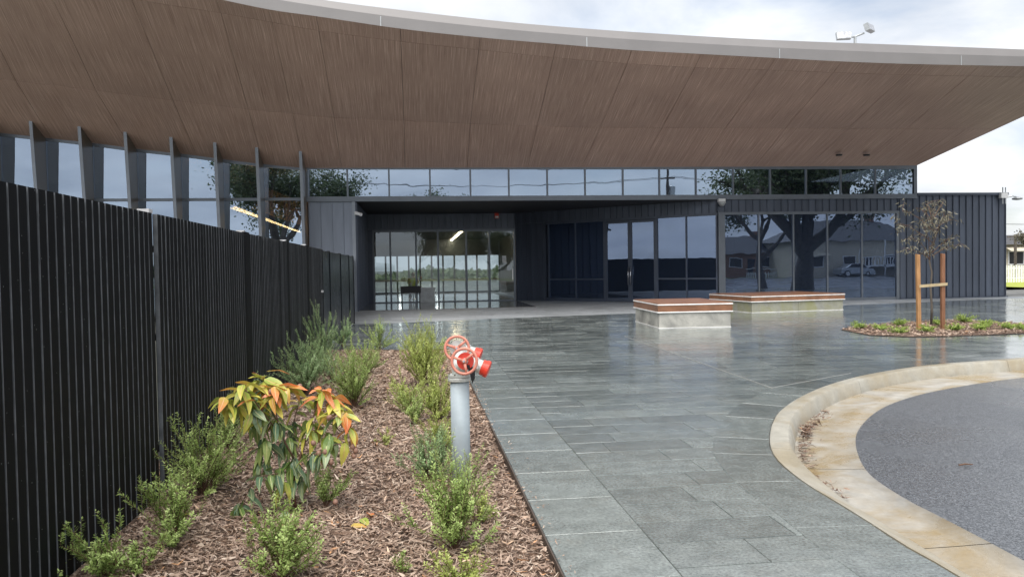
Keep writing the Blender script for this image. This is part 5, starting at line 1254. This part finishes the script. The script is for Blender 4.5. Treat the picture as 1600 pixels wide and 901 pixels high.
# parked car across the street
q = mirror(1335, 420, 84); cx, cy = q.x, -27.0
car = thing('parked_car', (cx, cy, -.17), 'silver hatchback parked across the street', 'car')
prof = [(-2.1, .25), (-2.1, .75), (-1.95, .95), (-1.5, 1.0), (-.9, 1.45), (.7, 1.48), (1.4, 1.0), (2.0, .85), (2.1, .6), (2.1, .25)]
vs = [(cx+a, cy-.85, z-.17) for a, z in prof]+[(cx+a, cy+.85, z-.17) for a, z in prof]; n = len(prof)
bevel(MB().add(vs, [tuple(range(n)), tuple(range(2*n-1, n-1, -1))]+[(i, n+i, n+(i+1) % n, (i+1) % n) for i in range(n)]).build('body', 'car_paint', car), .06, 2)
for s_ in (-1, 1):
    ya = cy+s_*.86; MB().prism([Vector((0, 0)), Vector((1, 0)), Vector((1, 1))], 0, 1) if False else None
    MB().add([(cx-1.3, ya, .88), (cx-.85, ya, 1.22), (cx+.6, ya, 1.25), (cx+1.15, ya, .88)], [(0, 1, 2, 3)]).build('side_window', 'black', car)
    for wx in (-1.35, 1.3):
        w_ = MB().lathe([(-.1, .30), (-.09, .32), (.09, .32), (.1, .30)], (cx+wx, cy+s_*.78, .15), (0, 1, 0), 20).build('wheel', 'tyre', car); MB().lathe([(-.11, .19), (.11, .19)], (cx+wx, cy+s_*.78, .15), (0, 1, 0), 16).build('rim', 'steel', w_)
# utility poles and wires
poles = []
for k, (px, Yv, lb) in enumerate(((1043, 74, 'timber power pole with transformer mirrored in the high windows'), (440, 74, 'timber power pole mirrored in the windows by the fins'), (1640, 74, 'timber power pole far to the right across the street'))):
    q = mirror(px, 400, Yv); q.z = -.2; t = thing('power_pole', q, lb, 'pole', 'power poles along the street'); poles.append(q)
    MB().tube([q, q+Vector((0, 0, 12.5))], [.17, .12], 10).build('shaft', 'bark', t); MB().box(q.x-1.2, q.x+1.2, q.y-.06, q.y+.06, 11.3, 11.45).build('crossarm', 'bark', t); MB().box(q.x-.8, q.x+.8, q.y-.06, q.y+.06, 9.9, 10.02).build('crossarm', 'bark', t)
    for i in (-1.1, -.4, .4, 1.1): MB().lathe([(0, .03), (.05, .06), (.12, .04), (.16, .05), (.2, .03)], (q.x+i, q.y, 11.45), (0, 0, 1), 8).build('insulator', 'grey_metal', t)
    if k == 0: MB().lathe([(0, .25), (.05, .3), (.9, .3), (.95, .2)], (q.x+.45, q.y, 8.3), (0, 0, 1), 14).build('transformer', 'grey_metal', t)
names = ['top left', 'top right', 'lower left', 'lower right']
for (a, c, wh) in ((poles[1], poles[0], 'left span'), (poles[0], poles[2], 'right span')):
    for nme, (o_, z) in zip(names, ((-1.1, 11.7), (1.1, 11.7), (-.7, 10.1), (.7, 10.1))):
        pts = [a.lerp(c, u)+Vector((o_, 0, z+.2-1.6*4*u*(1-u)*.5)) for u in np.linspace(0, 1, 15)]
        tag(MB().tube(pts, .018, 4).build('overhead_wire', 'black'), f'{nme} black power line of the {wh} mirrored in the glass', 'wire', 'power lines along the street')
q = V(1586.5, 400, 64); t = thing('power_pole', (q.x, 64, -.2), 'thin distant power pole above the paling fence', 'pole', 'power poles along the street'); MB().tube([(q.x, 64, -.2), (q.x, 64, V(1586, 368, 64).z)], .12, 8).build('shaft', 'bark', t); MB().box(q.x-.8, q.x+.8, 63.95, 64.05, V(1586, 371, 64).z, V(1586, 369, 64).z).build('crossarm', 'bark', t)
tag(MB().tube([V(1400, 347, 64), V(1500, 349, 64), V(1700, 352, 64)], .02, 4).build('overhead_wire', 'black'), 'single power line above the paling fence at the right edge', 'wire', 'power lines along the street')
# twig on the asphalt
p = G(1509, 727, GZ); tag(MB().tube([p+Vector((-.06, 0, .008)), p+Vector((0, .006, .012)), p+Vector((.06, -.004, .008))], [.006, .008, .004], 6).build('fallen_twig', 'twig'), 'short dark twig lying on the wet asphalt', 'twig')
for o in bpy.data.objects:
    if '_org' in o.keys(): del o['_org']
